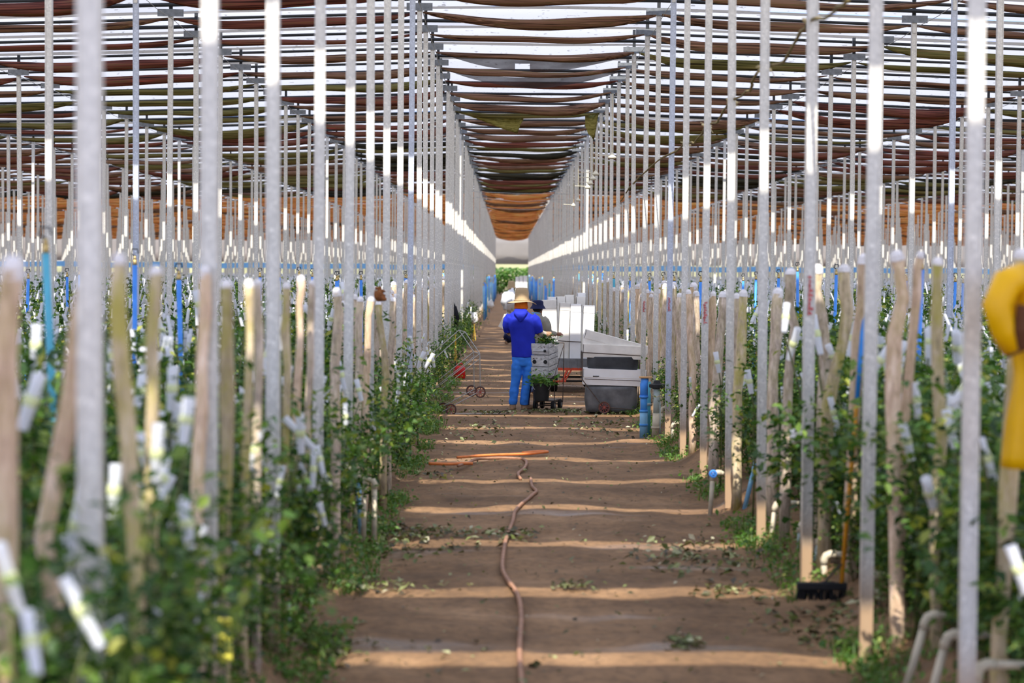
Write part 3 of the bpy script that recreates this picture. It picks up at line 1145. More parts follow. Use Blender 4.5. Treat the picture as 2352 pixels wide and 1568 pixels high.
def make_bush(x, y, variant, scale, nsl, rot, rr, lean=0.0):
    o = empty('rose_bush', (x, y, bedz(x) - 0.02), rot)
    o.scale = (scale, scale, scale)
    me, canes = BUSH[variant]
    link('foliage', me, o)
    for (cm, tip) in canes:
        link('cane', cm, o)
    for j in range(nsl):
        if j < 3:
            tip = canes[j][1]
            p = (tip[0], tip[1], tip[2] + 0.10)
        else:
            p = (rr.uniform(-.35, .35), rr.uniform(-.35, .35), rr.uniform(0.55, 1.35))
        q = link('bud_sleeve', SLEEVE, o)
        q.location = p
        q.scale = (1, 1, rr.uniform(0.8, 1.3))
        q.rotation_euler = (rr.gauss(0, .3), rr.gauss(0, .3), 0)
        link('bud', BUD, q)
    return o


rr = random.Random(21)
bush_n = {}
for side in ('L', 'R'):
    places = []
    D = 4.3
    while D < 62:
        if side == 'L':
            x = (-1.46 if D < 14 else -1.30) + rr.uniform(-.16, .16)
            q = 0.96 if D < 9 else 0.86 if D < 14 else 0.80 if D < 25 else 0.62 if D < 31.5 else 0.76
        else:
            x = (2.33 if D < 17 else 2.26) + rr.uniform(-.15, .2)
            q = 0.98 if D < 14 else 0.80 if D < 17 else 0.60 if D < 31 else 0.74
            if 27.5 < D < 31.2:
                x = 2.55 + rr.uniform(-.1, .2)
        places.append((D, x, q * rr.uniform(0.82, 1.12), 0))
        D += (rr.uniform(0.30, 0.48) if D < 13 else rr.uniform(0.42, 0.66)) * (1 + D / 90)
    D = 4.7 if side == 'L' else 8.2
    while D < (11.5 if side == 'L' else 13.5):   # low young bushes at the foot of the nearest beds
        places.append((D, (-1.24 if side == 'L' else 2.24) + rr.uniform(-.1, .1), rr.uniform(0.5, 0.72) * (1.15 if side == 'L' else .8), 0))
        D += rr.uniform(0.32, 0.5)
    D = 4.4
    while D < 22:   # a second line behind
        x = (-2.1 if side == 'L' else 2.85) + rr.uniform(-.25, .25)
        places.append((D, x, rr.uniform(0.95, 1.2), 1))
        D += rr.uniform(0.5, 0.8)
    for (D, x, sc, line) in sorted(places):
        pr = proj((x, D, 0.9))
        if pr is None or not (-120 < pr[0] < 2470):
            continue
        # the loaded trolleys and tall pipes stand clear of leaves
        v = rr.choice([0, 1, 2, 3, 0, 1, 2, 3, 4, 5])
        o = make_bush(x, D, v, sc, rr.choice([1, 2, 3, 4]) if not line else rr.choice([0, 1, 2]), rr.uniform(0, 6.28), rr)
        key = (side, line)
        bush_n[key] = bush_n.get(key, 0) + 1
        sd = 'left' if side == 'L' else 'right'
        ln = f'along the {sd} path edge' if line == 0 else f'in inner line {sd} of path'
        if bush_n[key] <= 45:
            tag(o, f'rose bush with white sleeves, {nth(bush_n[key])} from the viewer {ln}', 'rose bush', 'rose bushes ' + ln)
        else:
            tag(o, f'small distant rose bush {ln}', 'rose bush', 'rose bushes ' + ln)

# tall single roses that stand out of the beds, each bud in its white sleeve
singles = [(585, 1040, 9.6, 12, 'L', 'dark leaves'), (370, 1150, 8.0, 20, 'L', 'dark leaves'), (298, 1410, 6.6, 24, 'L', 'dark leaves'), (212, 1468, 6.1, 62, 'L', 'dark leaves'),
           (68, 930, 6.6, 18, 'L', ''), (180, 1190, 6.6, 10, 'L', ''), (262, 1135, 7.2, 4, 'L', ''), (660, 880, 12.2, 6, 'L', ''), (28, 870, 8.5, -14, 'L', ''), (82, 800, 9.0, 3, 'L', ''),
           (640, 770, 11.5, -4, 'L', ''), (395, 900, 8.8, 3, 'L', ''), (740, 900, 13.6, 4, 'L', ''), (965, 828, 22.0, 24, 'L', ''), (985, 830, 23.4, 30, 'L', ''),
           (2085, 1020, 10.2, -14, 'R', ''), (2105, 925, 10.6, -6, 'R', ''), (2268, 1060, 8.8, -20, 'R', ''), (2342, 1315, 7.6, -20, 'R', ''), (1912, 985, 13.0, -10, 'R', ''),
           (1722, 880, 16.0, -10, 'R', ''), (1648, 835, 18.4, -10, 'R', ''), (2135, 790, 12.0, 4, 'R', ''), (1890, 860, 13.6, 14, 'R', ''), (2065, 950, 10.9, 2, 'R', ''), (2185, 990, 9.8, -14, 'R', '')]
sgn_n = {'L': 0, 'R': 0}
for px, py, D, tilt, side, _w in sorted(singles, key=lambda q: q[2]):
    c = P(px, py, D)
    b = Vector((c.x - math.sin(R(tilt)) * .25, D + .05, bedz(c.x) - .03))
    o = empty('single_rose', b)
    up = Vector((math.sin(R(tilt)), 0, math.cos(R(tilt))))
    q = c - b
    mb = MB()
    mb.tube([(0, 0, 0), (q - up * .3) * .6, q - up * .18, q], [.008, .007, .006, .005], 6)
    mb.build('cane', M['cane'], o, smooth=True)
    v = link('bud_sleeve', SLEEVE, o)
    v.location = q
    v.rotation_euler = (0, R(tilt), 0)
    v.scale = (1.05, 1.05, 1.0)
    link('bud', BUD, v)
    lf, fq = leaf_arrays(np.array([[q.x * t + rng.normal(0, .05), rng.normal(0, .05), q.z * t] for t in rng.uniform(.45, .88, 26)]), rng.uniform(.05, .08, 26))
    link('foliage', np_mesh('foliage', lf, fq, M['leaf']), o)
    sgn_n[side] += 1
    tag(o, f'single tall white-sleeved rosebud, {nth(sgn_n[side])} from the viewer standing out of the {"left" if side == "L" else "right"} beds', 'rose', 'single tall roses')

# the field of roses beyond, too dense to count
Cs, Ss, slv = [], [], []
rowD = 3.6
while rowD < 188:
    D = rowD
    rowD += 1.145
    for sgn in (-1, 1):
        xin = 2.3 if sgn < 0 else 3.2
        if D > 40:
            xin = 1.7 if sgn < 0 else 2.5
        xout = min(54, 0.275 * D + 1.0)
        if xout <= xin:
            continue
        L = xout - xin
        dens = 950 / (1 + (D / 17) ** 1.6)
        n = int(L * dens)
        u = rng.uniform(0, L, n)
        hgt = 1.33 if D < 40 else 1.5
        tops = np.array([hgt + 0.16 * noise.noise(Vector((sgn * (xin + q) * 1.3, D, 0))) for q in u]) if n < 4000 else np.full(n, hgt)
        t = rng.beta(2.0, 1.0, n)
        C = np.stack([sgn * (xin + u), D + rng.normal(0, 0.25, n), 0.2 + tops * t + rng.normal(0, 0.07, n)], 1)
        Cs.append(C)
        Ss.append(rng.uniform(0.045, 0.085, n) * (1 + max(0.0, D - 12) / 60))
        m = int(L * 22 / (1 + D / 45))
        u = rng.uniform(0, L, m)
        slv.append(np.stack([sgn * (xin + u), D + rng.normal(0, 0.25, m), 0.2 + hgt * rng.uniform(0.62, 1.08, m), np.full(m, 1 + D / 160)], 1))
V, Fq = leaf_arrays(np.concatenate(Cs), np.concatenate(Ss))
o = link('rose_field_foliage', np_mesh('rose_field_foliage', V, Fq, M['leaf']))
tag(o, 'dense green field of rose plants filling the beds on both sides', 'rose field', kind='stuff')
slv = np.concatenate(slv)
n = len(slv)
seg = 5
ang = np.arange(seg) * 2 * PI / seg
tl = rng.normal(0, 0.22, (n, 2))
hs = rng.uniform(0.045, 0.085, n) * slv[:, 3]
rad = 0.0145 * slv[:, 3]
V = np.zeros((n, 2, seg, 3))
for e, sg in ((0, -1), (1, 1)):
    V[:, e, :, 0] = (slv[:, 0] + sg * hs * tl[:, 0])[:, None] + rad[:, None] * np.cos(ang)
    V[:, e, :, 1] = (slv[:, 1] + sg * hs * tl[:, 1])[:, None] + rad[:, None] * np.sin(ang)
    V[:, e, :, 2] = (slv[:, 2] + sg * hs)[:, None]
idx = np.arange(n * 2 * seg).reshape(n, 2, seg)
Fq = np.stack([idx[:, 0, :], np.roll(idx[:, 0, :], -1, 1), np.roll(idx[:, 1, :], -1, 1), idx[:, 1, :]], -1).reshape(-1, 4)
o = link('field_bud_sleeves', np_mesh('field_bud_sleeves', V.reshape(-1, 3), Fq, M['sleeve']))
tag(o, 'thousands of small white bud sleeves scattered over the rose field', 'bud sleeves', kind='stuff')

# shrubs outside the far end
Cs = np.stack([rng.uniform(-5, 7, 5200), rng.uniform(197, 201, 5200), rng.beta(1.3, 1.2, 5200) * 2.6], 1)
V, Fq = leaf_arrays(Cs, rng.uniform(0.25, 0.5, 5200))
o = link('outdoor_shrubbery', np_mesh('outdoor_shrubbery', V, Fq, M['leaflight']))
tag(o, 'bright green shrubs outside the open far end of the path', 'shrubs', kind='stuff')

# grass tufts at the foot of the beds and leaves fallen on the path
gp = []
for _ in range(1700):
    D = rng.uniform(4.5, 45) if rng.random() < .75 else rng.uniform(8, 30)
    sd = rng.random() < .5
    x = (-0.92 - abs(rng.normal(0, .2))) if sd else (1.82 + abs(rng.normal(0, .16)))
    if noise.noise(Vector((D * 0.55, 0 if sd else 9, 0))) < -0.05:
        continue
    gp.append((x, D))
gp = np.array(gp)
n = len(gp)
per = 7
B = np.repeat(gp, per, 0)
n = len(B)
B = B + rng.normal(0, 0.05, B.shape)
az = rng.uniform(0, 2 * PI, n)
hh = rng.uniform(0.03, 0.12, n)
w = 0.006
zb = np.array([bedz(q) - 0.01 for q in B[:, 0]])
ox, oy = np.cos(az), np.sin(az)
V = np.stack([
    np.stack([B[:, 0] - oy * w, B[:, 1] + ox * w, zb], 1),
    np.stack([B[:, 0] + oy * w, B[:, 1] - ox * w, zb], 1),
    np.stack([B[:, 0] + ox * hh * .45, B[:, 1] + oy * hh * .45, zb + hh], 1)], 1).reshape(-1, 3)
o = link('edge_grass', np_mesh('edge_grass', V, np.arange(n * 3).reshape(-1, 3), M['grass']))
tag(o, 'short green grass and weeds along both foot edges of the path', 'grass', kind='stuff')

wp = np.repeat(gp, 9, 0)
wp = wp + rng.normal(0, 0.07, wp.shape)
C = np.stack([wp[:, 0], wp[:, 1], np.array([bedz(q) for q in wp[:, 0]]) + np.abs(rng.normal(0, 0.05, len(wp)))], 1)
V, Fq = leaf_arrays(C, rng.uniform(0.025, 0.06, len(wp)))
o = link('low_weeds_foliage', np_mesh('low_weeds_foliage', V, Fq, M['leaflight']))
tag(o, 'low leafy weeds creeping along both foot edges of the path', 'weeds', kind='stuff')

lp = []
spots = [(1130, 948, .5, .12, 90), (1280, 945, .5, .2, 160), (1420, 948, .5, .2, 120), (1180, 1230, .22, .18, 60), (950, 1225, .7, .25, 170), (880, 1260, .6, .4, 120),
         (1650, 1270, .7, .5, 120), (1600, 1290, .5, .4, 70), (1570, 1480, .10, .10, 60), (870, 1350, .4, .15, 60), (1320, 1348, .12, .06, 25), (1150, 1520, .5, .5, 12),
         (1700, 1360, .3, .2, 40), (1850, 1440, .3, .3, 60), (1400, 980, .8, 1.0, 120), (1100, 985, .6, 1.0, 90), (1000, 1090, .2, .3, 30), (1500, 945, .3, .6, 80), (760, 1490, .2, .3, 70), (2000, 1450, .3, .3, 60)]
for px, py, sx, sy, m in spots:
    g = G(px, py)
    for _ in range(int(m * 1.5)):
        lp.append((g.x + rng.normal(0, sx * .5), g.y + rng.normal(0, sy)))
for _ in range(1800):
    lp.append((rng.uniform(-1.1, 1.95), rng.uniform(7, 44)))
lp = np.array(lp)
n = len(lp)
S = np.where(np.arange(n) < n - 1800, rng.uniform(0.03, 0.085, n), rng.uniform(0.015, 0.05, n))
C = np.stack([lp[:, 0], lp[:, 1], np.array([bedz(q) for q in lp[:, 0]]) + rng.uniform(0.0, 0.035, n)], 1)
V, Fq = leaf_arrays(C, S, tilt=0.5)
o = link('fallen_leaves', np_mesh('fallen_leaves', V, Fq, M['litter']))
tag(o, 'scattered clippings and fallen leaves littering the dirt path', 'leaf litter', kind='stuff')


# ------------------------------------------------------------------ wooden stakes
def stake_tree(pts, rad, mi, rr):
    """pts from ground up; returns a root with trunk and whitewashed tip"""
    base = pts[0]
    o = empty('wooden_stake', base)
    n = 9
    path, rads = [], []
    L = len(pts) - 1
    for i in range(n):
        t = i / (n - 1) * L
        a = min(int(t), L - 1)
        p = pts[a].lerp(pts[a + 1], t - a) - base
        wob = Vector((rr.uniform(-1, 1), rr.uniform(-1, 1), 0)) * rad * 0.34
        path.append(p + wob)
        rads.append(rad * (1.08 - 0.16 * i / (n - 1)) * rr.uniform(0.84, 1.14))
    cut = path[-1] - (path[-1] - path[-2]).normalized() * rad * 1.2
    mb = MB()
    mb.tube(path[:-1] + [cut], rads, 9, jit=0.07)
    mb.build('trunk', M['bark'][mi], o, smooth=True)
    d = (path[-1] - path[-2]).normalized()
    tl_ = rr.choice([.05, .1, .2, .6])
    mb = MB()
    mb.tube([cut - d * rad * tl_, cut + d * rad * 0.6, cut + d * rad * 1.15], [rads[-1] * 1.05, rads[-1] * .95, rads[-1] * .5], 9, jit=0.05)
    tp = mb.build('painted_tip', M['tip'], o)
    tp['label'] = 'whitewashed cut top'
    return o


rr = random.Random(4)
explicit = [  # side, depth, radius, bark, [pixels from the top down]
    ('L', 5.3, .036, 2, [(25, 585), (15, 900), (5, 1560)]),
    ('L', 5.9, .032, 2, [(218, 545), (165, 900), (110, 1230), (140, 1560)]),
    ('L', 6.3, .027, 1, [(270, 580), (280, 850), (300, 1150), (320, 1560)]),
    ('L', 7.1, .024, 1, [(358, 610), (352, 850), (348, 1300)]),
    ('L', 7.9, .026, 2, [(468, 610), (462, 900), (455, 1250)]),
    ('L', 8.3, .030, 1, [(525, 640), (522, 850), (515, 1250)]),
    ('L', 9.0, .022, 1, [(572, 640), (575, 760), (560, 1100)]),
    ('L', 9.6, .022, 0, [(596, 640), (594, 800), (590, 1150)]),
    ('L', 10.6, .024, 1, [(655, 648), (658, 800), (650, 1150)]),
    ('L', 11.3, .023, 2, [(692, 632), (688, 720), (680, 1100)]),
    ('L', 11.6, .022, 0, [(714, 642), (712, 800), (705, 1100)]),
    ('L', 13.4, .032, 0, [(775, 660), (772, 800), (770, 1050)]),
    ('L', 15.6, .032, 0, [(826, 680), (824, 800), (818, 1020)]),
    ('L', 16.1, .030, 2, [(852, 680), (843, 800), (840, 1000)]),
    ('L', 17.0, .030, 1, [(868, 690), (876, 760), (886, 860), (882, 960)]),
    ('L', 18.2, .030, 0, [(902, 682), (900, 780), (893, 940)]),
    ('R', 8.5, .036, 1, [(2350, 570), (2340, 800), (2300, 1400)]),
    ('R', 10.4, .039, 2, [(2058, 574), (2078, 650), (2058, 790), (2052, 1000), (2060, 1350)]),
    ('R', 10.6, .028, 2, [(2116, 576), (2110, 640), (2090, 790), (2076, 960), (2070, 1300)]),
    ('R', 9.9, .030, 1, [(2151, 590), (2153, 720), (2160, 1000), (2150, 1300)]),
    ('R', 12.3, .030, 2, [(1984, 582), (1978, 700), (1962, 860), (1955, 1200)]),
    ('R', 12.9, .032, 1, [(1936, 606), (1945, 690), (1930, 800), (1898, 900), (1895, 1150)]),
    ('R', 13.5, .034, 0, [(1880, 606), (1878, 700), (1890, 790), (1896, 880), (1890, 1130)]),
    ('R', 14.6, .030, 0, [(1817, 615), (1812, 690), (1828, 760), (1810, 850), (1803, 1050)]),
    ('R', 15.6, .036, 0, [(1787, 660), (1780, 760), (1778, 950), (1775, 1050)]),
    ('R', 17.1, .034, 1, [(1708, 664), (1702, 760), (1695, 900), (1692, 1030)]),
    ('R', 17.6, .028, 0, [(1690, 672), (1688, 800), (1685, 1010)]),
    ('R', 19.2, .036, 0, [(1662, 668), (1652, 760), (1644, 900), (1640, 985)]),
    ('R', 19.7, .030, 2, [(1638, 668), (1636, 740), (1632, 960)]),
    ('R', 21.8, .030, 2, [(1581, 664), (1586, 760), (1592, 900), (1590, 950)]),
    ('R', 22.3, .030, 0, [(1560, 672), (1558, 760), (1570, 880)]),
]
stakes = []
for side, D, rad, mi, px in explicit:
    pts = [P(x, y, D) for x, y in px]
    g = pts[-1].copy()
    g.z = bedz(g.x) - 0.03
    if pts[-1].z < 0.35:
        pts[-1] = g
    else:
        pts.append(g)
    stakes.append((D, side, pts[::-1], rad * (1.3 if side == 'R' and D > 12 else 1.0), mi))
for side in ('L', 'R'):
    D = 19.0 if side == 'L' else 23.0
    while D < 72:
        for j in range(rr.choice([1, 2, 2, 3]) if side == 'L' else rr.choice([2, 2, 3, 3])):
            x = (-1.42 if side == 'L' else 2.18) + rr.uniform(-.12, .22) * (1 if side == 'R' else -1)
            d = D + rr.uniform(-.3, .3)
            h = rr.uniform(1.72, 1.98)
            b = Vector((x, d, bedz(x) - .03))
            lean = rr.uniform(-.22, .22) if rr.random() < .35 else rr.uniform(-.06, .06)
            mid = b + Vector((lean * .7, 0, h * .5))
            top = Vector((x + lean * .3, d, h))
            if side == 'R' and 28.7 < d < 30.6 and False:
                continue
            stakes.append((d, side, [b, mid, top], rr.uniform(.030, .050), rr.choice([0, 0, 0, 2, 1])))
        D += rr.uniform(0.75, 1.25)
stakes.sort(key=lambda s: s[0])
sn = {}
for D, side, pts, rad, mi in stakes:
    o = stake_tree(pts, rad, mi, rr)
    sn[side] = sn.get(side, 0) + 1
    sd = 'left' if side == 'L' else 'right'
    if sn[side] <= 60:
        tag(o, f'{BARKWORD[mi]} wooden stake with white-painted top, {nth(sn[side])} from viewer along the {sd} bed edge', 'stake', f'wooden stakes along the {sd} bed edge')
    else:
        tag(o, f'small distant wooden stake with white top far along the {sd} bed edge', 'stake', f'wooden stakes along the {sd} bed edge')


# ------------------------------------------------------------------ water pipes
def riser(x, y, h, rad=0.021, lean=0.0, mat=None, z0=None):
    o = empty('water_riser', (x, y, bedz(x) - .02 if z0 is None else z0))
    top = Vector((lean, 0, h))
    mb = MB()
    mb.tube([(0, 0, 0), top * .5, top], rad, 8)
    mb.build('pipe', mat or M['bluepipe'], o, smooth=True)
    mb = MB()
    mb.tube([top - Vector((0, 0, .01)), top + Vector((0, 0, .045))], rad * .85, 8)
    mb.tube([top + Vector((0, 0, .04)), top + Vector((0, 0, .07))], rad * .55, 8)
    mb.build('valve', M['brass'], o, smooth=True)
    mb = MB()
    a = top + Vector((0, 0, .07))
    mb.tube([a, a + Vector((-.03, 0, .02)), a + Vector((-.02, 0, .055)), a + Vector((.02, 0, .055)), a + Vector((.025, 0, .02))], .006, 5)
    mb.build('hook', M['bar'], o)
    return o


rs = []
for px, py, D, wd, mat in ((105, 548, 9.6, .019, 'tealpipe'), (310, 588, 15.5, .019, 'bluepipe'), (425, 622, 15.2, .019, 'bluepipe'), (58, 628, 26, .021, 'bluepipe'), (118, 632, 27, .021, 'bluepipe'),
                           (158, 625, 29, .02, 'bluepipe'), (390, 625, 30, .02, 'bluepipe'), (453, 630, 31, .02, 'bluepipe'), (185, 622, 34, .021, 'bluepipe'), (598, 625, 27, .022, 'bluepipe'), (648, 625, 27, .022, 'bluepipe'), (688, 622, 29, .022, 'bluepipe'), (712, 625, 30, .022, 'bluepipe'),
                           (766, 633, 26, .021, 'bluepipe'), (770, 632, 30, .021, 'bluepipe'), (812, 632, 29, .022, 'bluepipe'), (835, 632, 29, .022, 'bluepipe'), (928, 630, 33, .022, 'bluepipe'), (935, 630, 37, .02, 'bluepipe'), (985, 632, 39, .024, 'bluepipe'), (993, 634, 44, .024, 'bluepipe'),
                           (1837, 612, 27, .020, 'bluepipe'), (1914, 618, 24, .020, 'bluepipe'), (1782, 628, 29, .021, 'bluepipe'), (1732, 632, 32, .021, 'bluepipe'), (1702, 636, 34, .021, 'bluepipe'), (2105, 598, 15, .018, 'bluepipe'), (2088, 634, 30, .021, 'bluepipe'), (2190, 636, 28, .021, 'bluepipe'), (2207, 640, 31, .021, 'bluepipe'), (2325, 628, 22, .02, 'bluepipe'),
                           (1610, 634, 24, .021, 'bluepipe'), (1548, 634, 27, .022, 'bluepipe'), (1516, 634, 30, .022, 'tealpipe'), (1488, 636, 33, .024, 'bluepipe'), (1446, 636, 37, .03, 'bluepipe'), (1410, 632, 40, .03, 'tealpipe')):
    rs.append((D, px, py, wd, mat))
for side in ('L', 'R'):
    for k in range(18, 74):
        if k > 28 and rr.random() < .5:
            continue
        D = D0 + BAY * k + 1.0
        x = (-1.62 if side == 'L' else 2.42) + rr.uniform(-.1, .1)
        if D > 75:
            x = (-1.03 if side == 'L' else 1.82) + rr.uniform(-.06, .06)
        rs.append((D, x, None, .024 + .0003 * max(0, D - 40), rr.choice(['bluepipe', 'bluepipe', 'tealpipe', 'palebluepipe', 'palebluepipe'])))
rs.sort(key=lambda q: q[0])
cn = {'left': 0, 'right': 0}
for D, px, py, wd, mat in rs:
    if py is None:
        x, h, sd = px, rr.uniform(1.72, 1.9) if D < 70 else rr.uniform(1.35, 1.95), 'left' if px < 0 else 'right'
    else:
        t = P(px, py, D)
        x, h, sd = t.x, t.z - bedz(t.x) - .05, 'left' if t.x < 0 else 'right'
    lean = rr.uniform(-.05, .05)
    if py is not None and px == 1610:
        lean = 0.10
        x -= 0.1
    if py is not None and px == 105:
        lean = -0.09
        x += 0.09
    o = riser(x, D, h, wd, lean, M[mat])
    cn[sd] += 1
    colr = {'bluepipe': 'blue', 'tealpipe': 'teal', 'palebluepipe': 'pale blue'}[mat]
    if cn[sd] <= 36:
        tag(o, f'{colr} upright water pipe with brass valve, {nth(cn[sd])} from the viewer on the {sd} beds', 'water pipe', f'upright water pipes on the {sd} beds')
    else:
        tag(o, f'distant slim upright water pipe lining the {sd} side of the far path', 'water pipe', f'upright water pipes on the {sd} beds')


def elbow_pipe(px, py, D, h, side, mat='pvc', lean=(0.0, 0.0), reach=0.16, label='', valve=None):
    """short riser out of the soil with an elbow that turns into the bed"""
    t = P(px, py, D)
    b = Vector((t.x - lean[0], D, bedz(t.x) * .5 - .04))
    t = Vector((t.x, D + lean[1], t.z))
    o = empty('elbow_pipe', b)
    mb = MB()
    mb.tube([Vector((0, 0, 0)), (t - b)], .020, 8)
    mb.build('pipe', M['palebluepipe'] if mat == 'pb' else M['greypvc'] if mat == 'grey' else M['pvc'], o, smooth=True)
    mb = MB()
    q = t - b
    s = 1 if side == 'R' else -1
    mb.tube([q - (q.normalized() * .03), q, q + Vector((s * .012, 0, .026)), q + Vector((s * .04, 0, .038)), q + Vector((s * .075, 0, .036))], .025, 8)
    mb.build('elbow', M['pvc'], o, smooth=True)
    mb = MB()
    mb.tube([q + Vector((s * .07, 0, .036)), q + Vector((s * (.07 + reach), 0.02, .03))], .019, 8)
    mb.build('side_pipe', M['pvc'], o, smooth=True)
    if valve:
        mb = MB()
        mb.torus(q + Vector((0, -.035, .03)), (0, 1, .1), .026, .010, 16, 6)
        mb.box(q + Vector((0, -.03, .03)), (.02, .03, .02))
        mb.build('valve_wheel', M['bluepipe'], o)
    tag(o, label, 'water pipe', 'short elbow pipes at the bed ends')
    return o


for a in ((1637, 1095, 17.0, .2, 'R', 'pvc', (0.02, 0), .02, 'short cream standpipe with a blue valve wheel on the right path edge', 1),
          (1738, 1052, 17.0, .2, 'R', 'pb', (0.10, 0), .10, 'pale blue slanting pipe with cream elbow under the right-hand roses'),
          (1780, 1165, 15.0, .2, 'R', 'pvc', (0.03, 0), .16, 'cream elbow pipe low among grass, beyond the broom', ),
          (1838, 1212, 14.2, .2, 'R', 'grey', (0.0, 0), .12, 'grey pipe with tan elbow at a muddy post foot, behind the broom'),
          (1882, 1242, 13.4, .2, 'R', 'grey', (0.03, 0), .10, 'thin grey slanting pipe just behind the broom head'),
          (1893, 1285, 12.7, .2, 'R', 'pvc', (0.0, 0), .16, 'white hooked pipe beside the broom handle'),
          (1993, 1335, 11.2, .2, 'R', 'grey', (0.03, 0), .16, 'tan elbow pipe against the second nearest right-hand post'),
          (2125, 1430, 9.6, .2, 'R', 'pvc', (0.10, 0), .03, 'white slanting pipe stub near the nearest right-hand post'),
          (2172, 1475, 9.0, .2, 'R', 'pvc', (0.10, 0), .16, 'cream slanting elbow pipe bending into the nearest right-hand post'),
          (2245, 1545, 8.3, .2, 'R', 'pvc', (0.02, 0), .2, 'cream elbow pipe at the foot of the nearest right-hand post'),
          (1545, 978, 24.0, .2, 'R', 'pvc', (0.0, 0), .24, 'cream low elbow pipe beside the tall grey and blue pipes'),
          (1520, 942, 26.0, .2, 'R', 'pvc', (0.0, 0), .24, 'cream low elbow pipe hidden behind the tall grey pipe'),
          (860, 1112, 15.0, .2, 'L', 'pvc', (0.0, 0), .08, 'white elbow pipe on the left path edge'),
          (836, 1108, 15.0, .2, 'L', 'pvc', (0.0, 0), .02, 'cream straight standpipe on the left path edge'),
          (822, 1098, 15.2, .2, 'L', 'pb', (-0.03, 0), .02, 'pale blue capped standpipe on the left path edge'),
          (756, 1212, 13.4, .2, 'L', 'grey', (0.0, 0), .16, 'grey elbow pipe in shadow at the left bed end'),
          (660, 1365, 10.9, .2, 'L', 'grey', (0.0, 0), .14, 'grey elbow pipe with dark collar under the left roses'),
          (618, 1385, 10.5, .2, 'L', 'grey', (-0.03, 0), .14, 'thin grey slanting pipe under the left roses'),
          (582, 1430, 9.8, .2, 'L', 'pb', (-0.03, 0), .10, 'pale blue slanting pipe beside the yellow strip'),
          (545, 1470, 9.2, .2, 'L', 'grey', (-0.04, 0), .16, 'grey slanting pipe nearest to the yellow strip'),
          (470, 1530, 8.6, .2, 'L', 'pvc', (0.0, 0), .2, 'cream low elbow pipe at the lower left corner bed')):
    elbow_pipe(a[0], a[1], a[2], a[3], a[4], a[5], a[6], a[7], a[8], a[9] if len(a) > 9 else None)

# the tall blue and grey pipes at the right path edge
g = G(1478, 1002)
D = g.y
t = P(1478, 868, D)
o = empty('standpipe', (g.x, D, -0.02))
H = t.z + .02
mb = MB()
mb.tube([(0, 0, 0), (0, 0, H * .45)], .050, 14)
mb.build('lower_pipe', M['palebluepipe'], o, smooth=True)
mb = MB()
mb.tube([(0, 0, H * .44), (0, 0, H * .70)], .045, 14)
mb.tube([(0, 0, H * .43), (0, 0, H * .47)], .056, 14)
mb.tube([(0, 0, H * .20), (0, 0, H * .24)], .056, 14)
mb.build('middle_pipe', flat('blue_pvc_mid', (0.08, 0.32, 0.75, 1), .4, 0, .2, 6), o, smooth=True)
mb = MB()
mb.tube([(0, 0, H * .69), (0, 0, H * .90), (0.012, 0.03, H * .96), (.01, .04, H)], .050, 14)
mb.tube([(0, 0, H * .67), (0, 0, H * .71)], .058, 14)
mb.build('elbow', M['bluepipe'], o, smooth=True)
mb = MB()
mb.box((.02, 0, H + .01), (.16, .09, .022))
mb.build('wooden_lid', M['plank'], o, bevel=.004)
tag(o, 'tall blue standpipe under a small wooden lid at the right path edge', 'standpipe')
o = empty('standpipe', (g.x + .07, D + .22, 0.0))
mb = MB()
mb.tube([(0, 0, 0), (0.0, 0, H * .9)], .034, 12)
mb.build('pipe', M['tealpipe'], o, smooth=True)
mb = MB()
mb.tube([(0, 0, H * .5), (0, 0, H * .54)], .042, 12)
mb.build('collar', M['greypvc'], o, smooth=True)
tag(o, 'teal standpipe half hidden behind the tall blue one', 'standpipe')
g2 = G(1505, 1004)
o = empty('standpipe', (g2.x, g2.y, 0.0))
H2 = P(1507, 872, g2.y).z
mb = MB()
mb.tube([(0, 0, 0), (0.01, 0, H2 * .42)], .046, 12)
mb.tube([(0, 0, H2 * .15), (0, 0, H2 * .19)], .054, 12)
mb.build('lower_pipe', M['pvc'], o, smooth=True)
mb = MB()
mb.tube([(0.01, 0, H2 * .42), (0.015, 0, H2 * .9)], .040, 12)
mb.build('upper_pipe', M['greypvc'], o, smooth=True)
mb = MB()
mb.loft([(.015, 0, H2 * .84, .045, .045), (.015, 0, H2 * .87, .10, .10), (.015, 0, H2 * .92, .10, .10), (.015, 0, H2 * .94, .05, .05), (.015, 0, H2 * .99, .035, .035)], 16)
mb.build('pump_head', M['black'], o, smooth=False)
mb = MB()
mb.tube([(.06, 0, 0), (.055, 0, H2 * .3), (.052, 0, H2 * .62)], .011, 8)
mb.build('cable', M['greypvc'], o, smooth=True)
mb = MB()
mb.torus((.0, -.05, H2 * .80), (0.3, 1, 0.2), .07, .005, 20, 5)
mb.build('wire_loop', M['vineknot'], o)
tag(o, 'tall cream and grey standpipe with a black round head beside the blue one', 'standpipe')

# ------------------------------------------------------------------ hoses on the path
def ground_tube(pxs, rad, lift=0.0, sub=5):
    g = [G(x, y) for x, y in pxs]
    out = []
    for i in range(len(g) - 1):
        p0 = g[max(i - 1, 0)]; p1 = g[i]; p2 = g[i + 1]; p3 = g[min(i + 2, len(g) - 1)]
        for j in range(sub):
            t = j / sub
            q = 0.5 * ((2 * p1) + (p2 - p0) * t + (2 * p0 - 5 * p1 + 4 * p2 - p3) * t * t + (-p0 + 3 * p1 - 3 * p2 + p3) * t ** 3)
            q.z = rad + lift + 0.01 * noise.noise(q * 2)
            out.append(q)
    e = g[-1].copy()
    e.z = rad + lift
    out.append(e)
    mb = MB()
    mb.tube(out, rad, 8)
    return mb


